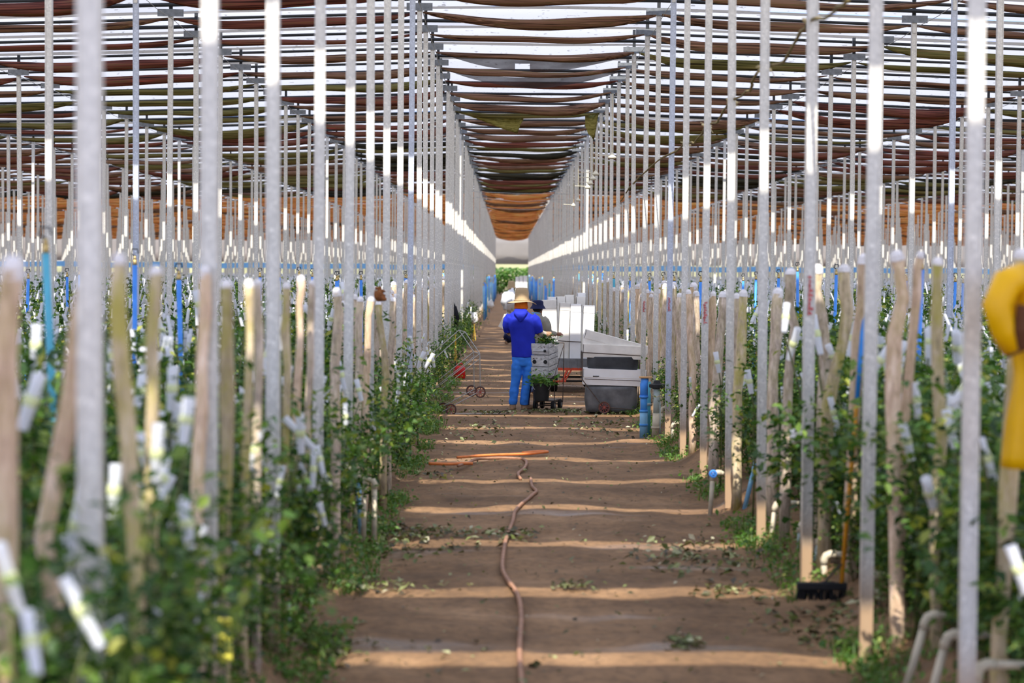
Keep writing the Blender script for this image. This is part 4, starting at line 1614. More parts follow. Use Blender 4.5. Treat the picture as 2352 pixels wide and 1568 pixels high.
o = ground_tube([(1200, 1600), (1193, 1500), (1197, 1420), (1188, 1370), (1168, 1340), (1154, 1310), (1157, 1270), (1163, 1240), (1178, 1200), (1183, 1178), (1205, 1155), (1222, 1142), (1232, 1132), (1222, 1120), (1219, 1102)], .016).build('garden_hose', M['hosebrown'], smooth=True)
tag(o, 'muddy brown hose winding down the middle of the dirt path', 'hose')
o = ground_tube([(1196, 1103), (1190, 1090), (1206, 1076), (1208, 1062), (1190, 1056), (1150, 1055), (1095, 1058), (1075, 1066), (1052, 1073)], .016).build('garden_hose', M['hosebrown'], smooth=True)
tag(o, 'short brown hose end curling away beyond the long hose', 'hose')
o = ground_tube([(1050, 1060), (1120, 1055), (1180, 1052), (1225, 1050), (1258, 1047), (1240, 1045), (1200, 1048)], .015, .03).build('garden_hose', M['hoseorange'], smooth=True)
tag(o, 'orange hose length lying crosswise over the path', 'hose')
o = ground_tube([(985, 1070), (1030, 1071), (1060, 1070), (1086, 1070)], .016, .01).build('garden_hose', M['hoseorange'], smooth=True)
tag(o, 'short orange hose piece at the left path edge', 'hose')


# ------------------------------------------------------------------ cartons
def carton(w, d, h, mat, loc, rot=(0, 0, 0), lid=True, open_end=False, parent=None, label='', name='flower_carton', group='white flower cartons', lidz=0.55):
    """long lidded flower box; local base at the origin"""
    o = empty(name, loc)
    o.rotation_euler = rot
    mb = MB()
    mb.box((0, 0, h / 2), (w, d, h))
    mb.build('box', mat, o, bevel=.004)
    if lid:
        mb = MB()
        hz = h * lidz
        t = .006
        mb.box((0, 0, h + t / 2), (w + 2 * t, d + 2 * t, t))
        for sx in (-1, 1):
            mb.box((sx * (w / 2 + t / 2), 0, h - hz / 2), (t, d + 2 * t, hz))
            mb.box((0, sx * (d / 2 + t / 2), h - hz / 2), (w + 2 * t, t, hz))
        mb.build('lid', mat, o)
    tag(o, label, 'carton', group)
    return o


# ------------------------------------------------------------------ wheels
def spoked_wheel(name, parent, c, axis, rad, tyre=M['wheelrust'], rim=M['wheelred']):
    mb = MB()
    mb.torus(c, axis, rad * .88, rad * .12, 24, 6)
    w = mb.build(name, tyre, parent, smooth=True)
    mb = MB()
    ax = Vector(axis).normalized()
    u = ax.orthogonal().normalized()
    v = ax.cross(u)
    c = Vector(c)
    mb.tube([c - ax * .012, c + ax * .012], rad * .16, 10)
    for k in range(10):
        a = 2 * PI * k / 10
        d = u * math.cos(a) + v * math.sin(a)
        mb.tube([c + d * rad * .12, c + d * rad * .86], rad * .045, 5)
    mb.torus(c, axis, rad * .74, rad * .05, 20, 5)
    mb.build('spoked_rim', rim, w)
    return w


def solid_wheel(name, parent, c, axis, rad, wd):
    mb = MB()
    ax = Vector(axis).normalized()
    c = Vector(c)
    mb.tube([c - ax * wd / 2, c - ax * wd * .35, c + ax * wd * .35, c + ax * wd / 2], [rad * .88, rad, rad, rad * .88], 20)
    w = mb.build(name, M['rubber'], parent, smooth=False)
    mb = MB()
    mb.tube([c - ax * (wd / 2 + .004), c + ax * (wd / 2 + .004)], rad * .4, 12)
    mb.build('hub', M['bracket'], w)
    return w


# ------------------------------------------------------------------ crate trolley beside the worker
S30 = F / 30.0
X30 = lambda px: P(px, 900, 30).x
Z30 = lambda py: P(1250, py, 30).z
tr = empty('crate_trolley', (X30(1251), 29.9, 0), R(-17))
for sx, nm in ((-1, 'wheel'), (1, 'wheel')):
    for y in (-.02, .36):
        solid_wheel('wheel', tr, (sx * .14, y, .075), (1, 0, 0), .075, .045)
mb = MB()
for y in (-.02, .36):
    mb.tube([(-.16, y, .075), (.16, y, .075)], .010, 6)
for sx in (-1, 1):
    mb.tube([(sx * .12, -.06, .12), (sx * .12, .42, .12)], .010, 6)
mb.box((0, .18, .145), (.28, .46, .018))
for sx in (-1, 1):
    for y in (-.05, .44):
        mb.tube([(sx * .16, y, .10), (sx * .165, y + .01, .5), (sx * .165, y + .03, 1.0 if y > 0 else .52)], .007, 6)
mb.tube([(-.165, .47, 1.0), (.165, .47, 1.0)], .007, 6)
for z in (.49, .98):
    mb.tube([(-.165, -.05, min(z, .52)), (.165, -.05, min(z, .52))], .006, 6)
    for sx in (-1, 1):
        mb.tube([(sx * .165, -.05, min(z, .52)), (sx * .165, .46, z)], .006, 6)
mb.build('frame', M['darkwire'], tr)
tag(tr, 'small dark wire trolley carrying stacked grey crates beside the worker in blue', 'trolley')


def crate(loc, h, holes, handle, label):
    o = empty('wooden_crate', loc)
    o.rotation_euler = (R(4.5), 0, R(-17))
    w, d, t = .275, .52, .012
    mb = MB()
    mb.box((0, -d / 2 + t / 2, h / 2), (w, t, h))
    mb.build('front_board', M['crate'], o, bevel=.003)
    mb = MB()
    mb.box((0, d / 2 - t / 2, h / 2), (w, t, h))
    mb.build('end_board', M['crate'], o, bevel=.003)
    for sx in (-1, 1):
        mb = MB()
        mb.box((sx * (w / 2 - t / 2), 0, h * .30), (t, d, h * .52))
        mb.box((sx * (w / 2 - t / 2), 0, h * .80), (t, d, h * .36))
        mb.build('side_board', M['crate'], o)
    mb = MB()
    mb.box((0, 0, t / 2), (w, d, t))
    mb.build('bottom_board', M['crate'], o)
    if holes:
        for sx in (-1, 1):
            mb = MB()
            mb.tube([(sx * .085, -d / 2 - .003, h * .42), (sx * .085, -d / 2 + .004, h * .42)], .028, 16)
            mb.torus((sx * .085, -d / 2 - .002, h * .42), (0, 1, 0), .028, .003, 16, 5)
            q = mb.build('hand_hole', M['black'], o)
            q['label'] = 'round dark hand hole'
    if handle:
        mb = MB()
        mb.tube([(-.10, -d / 2 - .02, h * .35), (.08, -d / 2 - .02, h * .35)], .006, 6)
        mb.build('handle_bar', M['wire'], o)
        mb = MB()
        mb.ball((.08, -d / 2 - .02, h * .35), .022, 10, 6)
        mb.build('knob', M['black'], o)
    # knots and nail stains on the front board
    mb = MB()
    for j in range(5):
        a = random.uniform(-.11, .11)
        b = random.uniform(.6, .9) * h
        mb.box((a, -d / 2 - .0012, b), (.026, .002, .006), Matrix.Rotation(random.uniform(-.6, .6), 3, 'Y'))
    mb.build('scuff_mark', M['wheelrust'], o)
    tag(o, label, 'crate', 'grey crates stacked on the trolley')
    return o


zc = .50
cb = Vector((X30(1251), 30.12, 0))
for j, (holes, handle, lab) in enumerate(((0, 0, 'lowest grey wooden crate of the trolley stack, above the black bucket'),
                                          (1, 0, 'middle grey crate of the trolley stack with two round holes'),
                                          (0, 1, 'topmost grey crate of the trolley stack, full of cut leaves'))):
    crate(cb + Vector((0, 0, zc + j * .178)), .168, holes, handle, lab)


def leaf_clump(name, loc, n, sx, sy, sz, seed, mat, label, cat, size=(.05, .09), up=0.0):
    r2 = np.random.default_rng(seed)
    C = np.stack([r2.normal(0, sx, n), r2.normal(0, sy, n), up + np.abs(r2.normal(0, sz, n))], 1)
    V, Fq = leaf_arrays(C, r2.uniform(size[0], size[1], n), 1.0, r2)
    o = empty(name, loc)
    link('foliage', np_mesh('foliage', V, Fq, mat), o)
    mb = MB()
    for k in range(7):
        x, y = r2.normal(0, sx * .4), r2.normal(0, sy * .4)
        mb.tube([(x * .4, y * .4, -sz), (x, y, sz * .6)], .004, 5)
    mb.build('stalks', M['cane'], o)
    return tag(o, label, cat)


leaf_clump('cut_greens', cb + Vector((0, 0, zc + 3 * .178 - .06)), 190, .075, .13, .055, 3, M['leaf'], 'bunch of dark green cut stems heaped in the topmost crate', 'cut stems', up=.02)

bk = empty('black_bucket', (X30(1243), 29.72, .155))
mb = MB()
mb.loft([(0, 0, 0, .105, .105), (0, 0, .01, .108, .108), (0, 0, .24, .130, .130), (0, 0, .245, .138, .138), (0, 0, .262, .138, .138), (0, 0, .262, .126, .126), (0, 0, .05, .104, .104)], 24)
mb.build('body', M['black'], bk, smooth=False)
mb = MB()
mb.tube([Vector((.137 * math.cos(a), -.02 - .07 * math.sin(a), .25 - .12 * math.sin(a))) for a in np.linspace(0, PI, 12)], .004, 5)
mb.build('handle', M['wire'], bk)
tag(bk, 'black plastic bucket of leafy cuttings at the foot of the trolley', 'bucket')
leaf_clump('cut_greens', (X30(1245), 29.72, .36), 240, .10, .08, .075, 9, M['leaflight'], 'bright green leafy cuttings standing in the black bucket', 'cut stems', up=.03)

# ------------------------------------------------------------------ big wagon with tall cartons
DW = 34.6
XW = lambda px, D=DW: P(px, 800, D).x
ZW = lambda py, D=DW: P(1300, py, D).z
wg = empty('flat_wagon', ((XW(1250) + XW(1372)) / 2, DW, 0))
wx = (XW(1372) - XW(1250)) / 2
mb = MB()
mb.box((0, .9, .45), (2 * wx, 1.9, .04))
mb.build('deck', M['steelsheet'], wg)
mb = MB()
mb.box((0, -.06, .50), (2 * wx, .02, .17))
for k in range(7):
    mb.box((-wx + .06 + k * (2 * wx - .12) / 6, -.075, .50), (.02, .02, .17))
mb.build('tailboard', M['steelsheet'], wg)
mb = MB()
mb.box((0, -.05, .40), (2 * wx - .05, .05, .045))
mb.tube([(-.05, -.05, .40), (-.14, -.10, .20)], .02, 6)
mb.tube([(.02, -.05, .40), (-.10, -.10, .20)], .014, 6)
mb.tube([(-.30, -.10, .19), (-.08, -.10, .19)], .02, 6)
for sx in (-1, 1):
    mb.box((sx * (wx - .12), .9, .40), (.05, 1.8, .05))
mb.build('red_chassis', M['redpaint'], wg)
for sx in (-1, 1):
    for y in (.15, 1.6):
        w = solid_wheel('tyre', wg, (.03 + sx * .32, y, .18), (1, 0, 0), .18, .13)
mb = MB()
for y in (.15, 1.6):
    mb.tube([(-.33, y, .18), (.36, y, .18)], .02, 6)
mb.build('axle', M['bar'], wg)
tag(wg, 'low farm wagon with red chassis and black tyres loaded with tall cartons', 'wagon')
base = .475
tall = [  # px left, px right, py top, depth shift, colour, tilt, words
    (1246, 1281, 690, .05, 'cartonold', -1.5, 'tall cream carton on the wagon, nearest the worker in the navy hat'),
    (1281, 1306, 696, .02, 'cartonold', 2.2, 'tall cream stained carton leaning on the wagon, second from the worker'),
    (1308, 1334, 699, .0, 'carton', .5, 'tall bright white carton upright on the wagon front, third from the worker'),
    (1337, 1364, 702, .0, 'carton', 1.2, 'tall white carton at the outer front corner of the wagon load'),
    (1257, 1277, 683, .75, 'carton', 0, 'tall carton in the wagon back rank, nearest the worker'),
    (1278, 1298, 682, .78, 'cartonold', 0, 'tall carton in the wagon back rank, second from the worker'),
    (1299, 1320, 678, .8, 'cartonold', -1, 'tall carton in the wagon back rank, third from the worker'),
    (1321, 1343, 682, .82, 'cartonold', 1, 'tall carton in the wagon back rank, outermost but one'),
    (1325, 1345, 673, 1.2, 'carton', 0, 'tallest white carton peeking up at the very back of the wagon'),
]
for a, b, t, dy, mt, tilt, lab in tall:
    D = DW + .12 + dy
    w = P(b, 800, D).x - P(a, 800, D).x - .012
    h = P(1300, t, D).z - base
    carton(w, .30, h, M[mt], ((P(a, 800, D).x + P(b, 800, D).x) / 2 - math.sin(R(tilt)) * h / 2 * 0.5, D + .15, base), (0, R(tilt), 0), label=lab, lidz=.12, group='tall cartons on the wagon')
mb = MB()
zb = ZW(784)
mb.tube([(XW(1272), DW + .09, zb + .02), (XW(1300), DW + .085, zb), (XW(1335), DW + .085, zb - .01)], .008, 5)
tag(mb.build('strapping_cord', M['darkwire'], None), 'dark cord strapped across the tall wagon cartons', 'cord')


# ------------------------------------------------------------------ wire trolleys with canvas bags
def sheet_bag(w, d, h, mat, parent, name, z0, xoff=0.0):
    mb = MB()
    n = 26

    def ring(z, bulge):
        out = []
        for k in range(n):
            a = 2 * PI * k / n
            c, s = math.cos(a), math.sin(a)
            x = w / 2 * math.copysign(abs(c) ** .35, c)
            y = d / 2 * math.copysign(abs(s) ** .35, s)
            q = 1 + bulge + .025 * noise.noise(Vector((x * 6, y * 6, z * 7)))
            out.append(Vector((xoff + x * q, y * q, z)))
        return out
    m = 8
    for i in range(m + 1):
        t = i / m
        mb.v += ring(z0 + h * t, .03 * math.sin(PI * t) - .03 * (1 - t) ** 3)
    for i in range(m):
        for k in range(n):
            a = i * n + k
            b = i * n + (k + 1) % n
            mb.f.append([a, b, b + n, a + n])
    mb.f.append(list(range(n))[::-1])
    mb.f.append([m * n + k for k in range(n)])
    return mb.build(name, mat, parent, smooth=True)


DR = 29.5
XR = lambda px: P(px, 880, DR).x
ZR = lambda py: P(1400, py, DR).z
xc = (XR(1345) + XR(1462)) / 2
lw = XR(1462) - XR(1345)
rt = empty('bag_trolley', (xc, DR, 0))
sheet_bag(lw, .48, ZR(884) - .03, M['tarpgrey'], rt, 'lower_bag', .02)
sheet_bag(lw * .98, .40, ZR(818) - ZR(850), M['tarp'], rt, 'upper_bag', ZR(850), .02)
mb = MB()
xl, xr_ = XR(1336) - xc, XR(1472) - xc
for y in (-.28, .26):
    mb.tube([(xl, y, ZR(808)), (xr_, y, ZR(815))], .008, 6)
    mb.tube([(xl, y, ZR(808)), (xl, y, ZR(870)), (xl + .30, y, .11)], .008, 6)
    mb.tube([(xl + .03, y, ZR(868)), (xr_ - .02, y, ZR(872))], .006, 6)
    mb.tube([(xl + .30, y, .10), (xr_ - .02, y, .06)], .008, 6)
    mb.tube([(xr_, y, ZR(815)), (xr_ - .02, y, .06)], .008, 6)
for (x, z) in ((xl, ZR(808)), (xl, ZR(870)), (xl + .30, .095), (xr_, ZR(815)), (xr_ - .02, .06)):
    mb.tube([(x, -.28, z), (x, .26, z)], .007, 6)
mb.build('wire_frame', M['darkwire'], rt)
for y in (-.31, .29):
    spoked_wheel('wheel', rt, (XR(1386) - xc, y, .095), (0.12, 1, 0), .095)
spoked_wheel('wheel', rt, (XR(1458) - xc, .20, .08), (0.12, 1, 0), .08)
tag(rt, 'wire trolley with two grey-black sheet bags standing at the right path edge', 'trolley')
# cartons lying on it
w1 = XR(1481) - XR(1338)
low = carton(w1, .40, ZR(847) - ZR(884) - .006, M['carton'], ((XR(1338) + XR(1481)) / 2, DR - .03, ZR(884) + .004), (0, R(1.6), 0), label='long white carton lying on the lower bag of the right-hand trolley', lidz=.52, group='cartons on the bag trolley')
mb = MB()
mb.box((XR(1367), DR - .24, ZR(862)), (.09, .006, .014))
sl_ = mb.build('hand_slot', M['black'], low)
sl_['label'] = 'dark hand slot'
bpy.context.view_layer.update()
sl_.matrix_parent_inverse = low.matrix_world.inverted()
w2 = XR(1472) - XR(1338)
carton(w2, .38, ZR(794) - ZR(824) - .006, M['cartonold'], ((XR(1338) + XR(1472)) / 2, DR, ZR(822)), (0, R(2.2), 0), label='long worn carton lying on the upper bag, under the slanting one', lidz=.6, group='cartons on the bag trolley')
ang = math.atan2(795 - 757, 1483 - 1340)
ln = (XR(1483) - XR(1340)) / math.cos(ang)
cl = P((1340 + 1478) / 2, 797, DR + .02)
carton(ln, .36, .215, M['cartonold'], (cl.x, DR + .02, cl.z - .075), (0, ang, 0), label='long worn white carton lying aslant on top of the trolley load', lidz=.55, group='cartons on the bag trolley')

# ------------------------------------------------------------------ empty wire trolleys tipped at the left edge
DL = 29.3
def PL(px, py, dy=0.0):
    return P(px, py, DL + dy) + Vector((0, 0, 0))


et = empty('wire_trolley', PL(1060, 950))
et.location.z = 0
off = Vector(et.location)
mb = MB()


def seg_(a, b, r_=.0075):
    mb.tube([a - off, b - off], r_, 6)


for dy in (0.0, .36):
    ax = (0, 0) if dy == 0 else (-14, -4)
    q = lambda x, y: PL(x + ax[0], y + ax[1], dy)
    seg_(q(1016, 945), q(1103, 898))
    seg_(q(1103, 898), q(1102, 812))
    seg_(q(1102, 812), q(985, 905), .0065)
    seg_(q(1104, 822), q(990, 912), .0065)
    seg_(q(1102, 812), q(1068, 762))
    seg_(q(1068, 762), q(1000, 822))
    seg_(q(1000, 822), q(985, 905))
for (x, y) in ((1103, 898), (1102, 812), (1068, 762), (1016, 945), (1000, 822), (985, 905)):
    seg_(PL(x, y, 0), PL(x - 14, y - 4, .36), .006)
mb.build('wire_frame', M['wire'], et)
for (x, y, dy) in ((1103, 900, -.02), (1083, 897, .38), (1036, 940, -.02), (1018, 937, .38)):
    c = PL(x, y, dy) - off
    spoked_wheel('wheel', et, c, (0.35, 1, 0), .088, M['wheelrust'], M['wheelred'])
tag(et, 'empty wire trolley with red spoked wheels tipped against the left bed', 'trolley')

# red fuel can behind it
g = G(1055, 869)
jc = empty('jerry_can', (g.x, g.y, 0), R(20))
mb = MB()
mb.loft([(0, 0, .0, .10, .075, .6), (0, 0, .02, .112, .085, .6), (0, 0, .20, .112, .085, .6), (0, 0, .235, .085, .065, .7), (0, 0, .25, .05, .05)], 20)
mb.build('body', M['redplastic'], jc, smooth=True)
mb = MB()
mb.tube([(-.06, 0, .235), (-.05, 0, .285), (.05, 0, .29), (.085, 0, .235)], .013, 8)
mb.build('handle', M['redplastic'], jc, smooth=True)
mb = MB()
mb.tube([(-.06, 0, .23), (-.10, 0, .29)], .022, 8)
mb.build('cap', M['black'], jc)
tag(jc, 'red plastic fuel can standing by the left bed behind the tipped trolley', 'fuel can')

# ------------------------------------------------------------------ broom leaning by the right-hand roses
gb = G(1925, 1372, 0.10)
br = empty('push_broom', (gb.x, gb.y, bedz(gb.x) + .0))
top = P(1985, 722, gb.y + .25) - Vector(br.location)
bot = Vector((0.02, 0.0, .10))
mid = bot.lerp(top, .66)
mb = MB()
mb.tube([bot, mid], .014, 8)
mb.build('handle', M['orangestick'], br, smooth=True)['label'] = 'orange lower handle'
mb = MB()
mb.tube([mid, top], .015, 8)
mb.build('grip', M['bluestick'], br, smooth=True)['label'] = 'blue upper handle'
mb = MB()
mb.box((-.10, 0, .085), (.30, .06, .04))
mb.tube([(-.02, 0, .10), (-.10, 0, .10)], .014, 6)
mb.tube([bot + Vector((0, 0, .12)), (-.09, 0, .10)], .006, 6)
mb.build('head', M['black'], br, bevel=.004)
mb = MB()
for i in range(16):
    for j in range(3):
        x = -.24 + i * .28 / 15
        mb.tube([(x, -.02 + j * .02, .07), (x + random.uniform(-.012, .012), -.03 + j * .03, .0)], .006, 4)
mb.build('bristles', M['rubber'], br)
tag(br, 'push broom with blue and orange handle leaning into the right-hand roses', 'broom')

# ------------------------------------------------------------------ hung things: gloves, coat, jacket, rag, ties
def hanging_cloth(name, outline, D, depth, mat, label, cat, folds=9, amp=.02):
    """outline: rows of (py, px left, px right) from the top down -> closed, folded, hollow-looking garment of real depth"""
    pts = [(P((a + b) / 2, y, D), abs(P(b, y, D).x - P(a, y, D).x) / 2) for y, a, b in outline]
    b0 = pts[-1][0]
    o = empty(name, b0)
    mb = MB()
    n = 36
    m = 26
    rows = []
    for i in range(m + 1):
        t = i / m * (len(pts) - 1)
        a = min(int(t), len(pts) - 2)
        c = pts[a][0].lerp(pts[a + 1][0], t - a) - b0
        w = pts[a][1] * (1 - t + a) + pts[a + 1][1] * (t - a)
        row = []
        for k in range(n):
            an = 2 * PI * k / n
            f = 1 + amp / max(w, .03) * math.sin(an * folds + c.z * 5) * .6
            row.append(c + Vector((math.cos(an) * w * f, math.sin(an) * min(depth, w * .9) * f + amp * noise.noise(c * 9), 0)))
        rows.append(row)
    for row in rows:
        mb.v += row
    for i in range(m):
        for k in range(n):
            a = i * n + k
            b = i * n + (k + 1) % n
            mb.f.append([b, a, a + n, b + n])
    mb.f.append(list(range(n)))
    mb.f.append([m * n + k for k in range(n)][::-1])
    body = mb.build('body', mat, o, smooth=True)
    tag(o, label, cat)
    return o, b0


# yellow raincoat on a stake at the right edge
DY = 8.0
yo, b0 = hanging_cloth('raincoat', [(612, 2352, 2400), (630, 2330, 2440), (660, 2310, 2490), (760, 2325, 2520), (860, 2335, 2510), (960, 2318, 2520), (1075, 2305, 2540)], DY, .12, M['yellow'], 'yellow raincoat hung on a stake at the right-hand edge', 'raincoat', 11, .02)
mb = MB()
sp = [P(2352, 632, DY - .09), P(2312, 650, DY - .12), P(2290, 700, DY - .13), P(2305, 760, DY - .13), P(2328, 800, DY - .12)]
mb.tube([p - b0 for p in sp], [.055, .062, .060, .052, .050], 16, jit=.03)
mb.build('sleeve', M['yellow'], yo, smooth=True)
mb = MB()
mb.tube([P(2420, 632, DY) - b0, P(2480, 670, DY + .02) - b0, P(2515, 760, DY) - b0, P(2520, 850, DY - .02) - b0], [.055, .062, .056, .050], 16, jit=.03)
mb.build('sleeve', M['yellow'], yo, smooth=True)
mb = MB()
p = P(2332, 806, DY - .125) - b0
mb.tube([p + Vector((-.006, 0, .01)), p + Vector((.004, -.004, -.012))], .043, 16)  # dark disc stands for the shade in the cuff
mb.build('cuff_shade', M['yellowdark'], yo)['label'] = 'painted shade inside the sleeve'
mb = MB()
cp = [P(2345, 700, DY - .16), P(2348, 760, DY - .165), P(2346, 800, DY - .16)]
mb.tube([p - b0 for p in cp], [.018, .034, .022], 10)  # solid dark shape in place of the shaded sleeve opening
mb.build('sleeve_shade', M['yellowdark'], yo)['label'] = 'painted shade in the open sleeve'

# black jacket on a stake, left row
DJ = 43.0
jo, jb = hanging_cloth('black_jacket', [(676, 1027, 1033), (688, 1028, 1038), (702, 1030, 1045), (722, 1029, 1050), (745, 1030, 1052), (752, 1031, 1050)], DJ, .09, M['blackcloth'], 'black jacket hooked over a stake on the left bed edge', 'jacket', 5, .025)
mb = MB()
mb.tube([P(1044, 704, DJ - .1) - jb, P(1051, 730, DJ - .13) - jb, P(1047, 752, DJ - .13) - jb], [.045, .05, .03], 10, jit=.06)
mb.build('sleeve', M['blackcloth'], jo, smooth=True)
mb = MB()
mb.tube([P(1028, 680, DJ - .03) - jb, P(1030, 674, DJ - .06) - jb, P(1035, 682, DJ - .08) - jb], [.02, .025, .03], 8, jit=.05)
mb.build('hood', M['blackcloth'], jo, smooth=True)


# rust-brown glove stuck on a stake tip
DG = 16.3
c0 = P(878, 690, DG)
go = empty('work_glove', c0)
q = lambda x, y: P(x, y, DG - .03) - c0
mb = MB()
mb.tube([q(872, 689), q(869, 682), q(868, 674), q(868, 668)], [.020, .033, .035, .026], 12)
mb.tube([q(868, 682), q(880, 686), q(888, 688)], [.03, .022, .013], 10)
for a, b, c in (((868, 668), (878, 667), (886, 670)), ((870, 675), (879, 677), (886, 679)), ((868, 663), (872, 660), (876, 660)), ((866, 664), (863, 660), (862, 659)), ((866, 688), (870, 690), (876, 690))):
    mb.tube([q(*a), q(*b), q(*c)], [.014, .012, .008], 8)
fuse(mb, 'glove_body', M['glovebrown'], go, .006, 3)
tag(go, 'rust-brown work glove pulled over a stake top, fingers sticking out', 'glove')

# red rod and thin stick on the left row
mb = MB()
mb.tube([P(1037, 622, 44), P(1039, 650, 44), P(1040, 690, 44)], .014, 6, jit=.1)
tag(mb.build('thin_rod', M['redplastic'], smooth=True), 'thin red rod rising behind the black jacket', 'rod')

# yellow raffia ties and white plastic bags hanging on the left edge
def hank(name, px, y0, y1, D, mat, label, cat, n=7, r_=.006, spread=.05):
    a = P(px, y0, D)
    h = a.z - P(px, y1, D).z
    o = empty(name, a)
    mb = MB()
    for k in range(n):
        dx = random.uniform(-spread, spread)
        dy = random.uniform(-spread, spread)
        mb.tube([(0, 0, 0), (dx * .6, dy * .6, -h * .5), (dx, dy, -h * random.uniform(.85, 1))], r_, 5)
    mb.build('strands', mat, o)
    mb = MB()
    mb.ball((0, 0, 0), r_ * 2.6, 8, 6)
    mb.build('knot', mat, o)
    tag(o, label, cat)


hank('raffia_hank', 1046, 770, 835, 38, M['yellowtie'], 'hank of yellow raffia hanging above the red fuel can', 'raffia')
hank('raffia_hank', 1089, 745, 785, 52, M['yellowtie'], 'second yellow raffia hank farther along, under the white bag', 'raffia')


def rag(px, py, D, s, label, name='white_bag', cat='plastic bag', seed=0, squash=1.0, mat=None):
    c = P(px, py, D)
    mb = MB()
    n, m = 14, 9
    for i in range(m + 1):
        t = -PI / 2 + PI * i / m
        for k in range(n):
            a = 2 * PI * k / n
            d = Vector((math.cos(a) * max(math.cos(t), .03), math.sin(a) * max(math.cos(t), .03), math.sin(t) * squash))
            f = s * (1 + .55 * noise.noise(d * 1.8 + Vector((seed, 0, 0))) + .25 * noise.noise(d * 5 + Vector((seed, 3, 0))))
            mb.v.append(d * f)
    for i in range(m):
        for k in range(n):
            a = i * n + k
            b = i * n + (k + 1) % n
            mb.f.append([a, b, b + n, a + n])
    o = mb.build(name, mat or M['whiterag'], smooth=True)
    o.location = c
    tag(o, label, cat)
    return o


rag(1089, 730, 52, .09, 'crumpled white plastic bag hung above the second raffia hank', seed=1, squash=1.6)
rag(1127, 700, 75, .12, 'small white bag at the far left path edge near the blue pipes', seed=5, squash=1.4)
rag(1832, 1000, 13.2, .058, 'white crumpled rag caught on the right-hand roses behind the broom', 'white_rag', 'rag', seed=3, squash=.9)

# yellow sticky strip at the lower left
c = P(516, 1470, 7.7)
ys = empty('sticky_trap', (c.x, c.y, bedz(c.x) - .05))
mb = MB()
mb.box((0, 0, c.z - ys.location.z), (.062, .012, .17))
mb.build('yellow_plate', M['yellowtrap'], ys, bevel=.003)
mb = MB()
mb.tube([(0, .01, 0), (0, .01, c.z - ys.location.z + .06)], .006, 6)
mb.build('stick', M['darkwire'], ys)
tag(ys, 'yellow sticky insect strip low on the left bed edge', 'sticky strip')

# ------------------------------------------------------------------ dry vine rope strung along the right row
kn = [(1945, -6, 10.2), (1905, 40, 11.6), (1858, 50, 13.0), (1838, 75, 13.8), (1803, 145, 14.8), (1755, 157, 15.3), (1738, 165, 15.9), (1722, 205, 16.8), (1680, 232, 17.5), (1664, 250, 18.2), (1650, 280, 19.2), (1622, 290, 19.9), (1600, 325, 21.2), (1576, 330, 22.2), (1555, 345, 23.2), (1500, 375, 26.5), (1470, 405, 29.5), (1440, 440, 33), (1420, 470, 37)]
vo = empty('dry_vine', P(*kn[0]))
b0 = P(*kn[0])
mb = MB()
pts = [P(*q) - b0 for q in kn]
fine = []
for i in range(len(pts) - 1):
    for j in range(4):
        p = pts[i].lerp(pts[i + 1], j / 4)
        fine.append(p + Vector((random.uniform(-.012, .012), 0, random.uniform(-.015, .015))))
mb.tube(fine + [pts[-1]], [random.uniform(.008, .014) for _ in fine] + [.008], 6)
mb.build('stem', M['vine'], vo, smooth=True)
for i in (2, 5, 8, 11, 13):
    mb = MB()
    c = pts[i]
    mb.tube([c + Vector((-.05, -.04, .015)), c + Vector((0, -.05, -.005)), c + Vector((.05, -.04, -.02))], [.008, .018, .010], 7, jit=.2)
    for k in range(5):
        mb.tube([c + Vector((random.uniform(-.05, .05), -.04, 0)), c + Vector((random.uniform(-.08, .08), -.05, random.uniform(-.07, .05)))], .003, 4)
    mb.build('straw_tie', M['vineknot'], vo)['label'] = 'pale straw tie round the post'
tag(vo, 'dry vine tied from post to post high along the right-hand row', 'vine')

# cream bell weights on cords beside the right row
bells = [(1406, 358, 215, 30.5, 'cream bell weight on a long cord, highest and nearest on the right-hand row'),
         (1368, 397, 330, 35.2, 'cream bell weight, second highest, on the right-hand row'),
         (1362, 408, 330, 36.5, 'cream bell weight, third highest, on the right-hand row'),
         (1356, 419, 330, 38, 'cream bell weight, fourth highest, on the right-hand row'),
         (1350, 428, 340, 39.5, 'cream bell weight, fifth highest, on the right-hand row'),
         (1328, 458, 380, 46, 'cream bell weight, upper one of the farther pair on the right-hand row'),
         (1317, 470, 390, 51, 'cream bell weight, lower one of the farther pair on the right-hand row')]
for px, py, ytop, D, lab in bells:
    c = P(px, py, D)
    o = empty('bell_weight', c)
    s = .9 if px != 1406 else 1.0
    mb = MB()
    mb.loft([(0, 0, .055 * s, .008, .008), (0, 0, .03 * s, .022, .022), (0, 0, 0, .045 * s, .045 * s), (0, 0, -.01, .062 * s, .062 * s), (0, 0, -.03, .066 * s, .066 * s), (0, 0, -.045, .04, .04)], 16)
    mb.build('bell', M['insul'], o, smooth=True)
    mb = MB()
    mb.tube([(0, 0, .05), (0, 0, P(px, ytop, D).z - c.z)], .0045, 5)
    mb.build('cord', M['vineknot'], o)
    mb = MB()
    mb.tube([(0, 0, .0), (-.26, .0, .01)], .007, 5)
    mb.build('peg', M['insul'], o)
    tag(o, lab, 'weight', 'cream bell weights on cords')

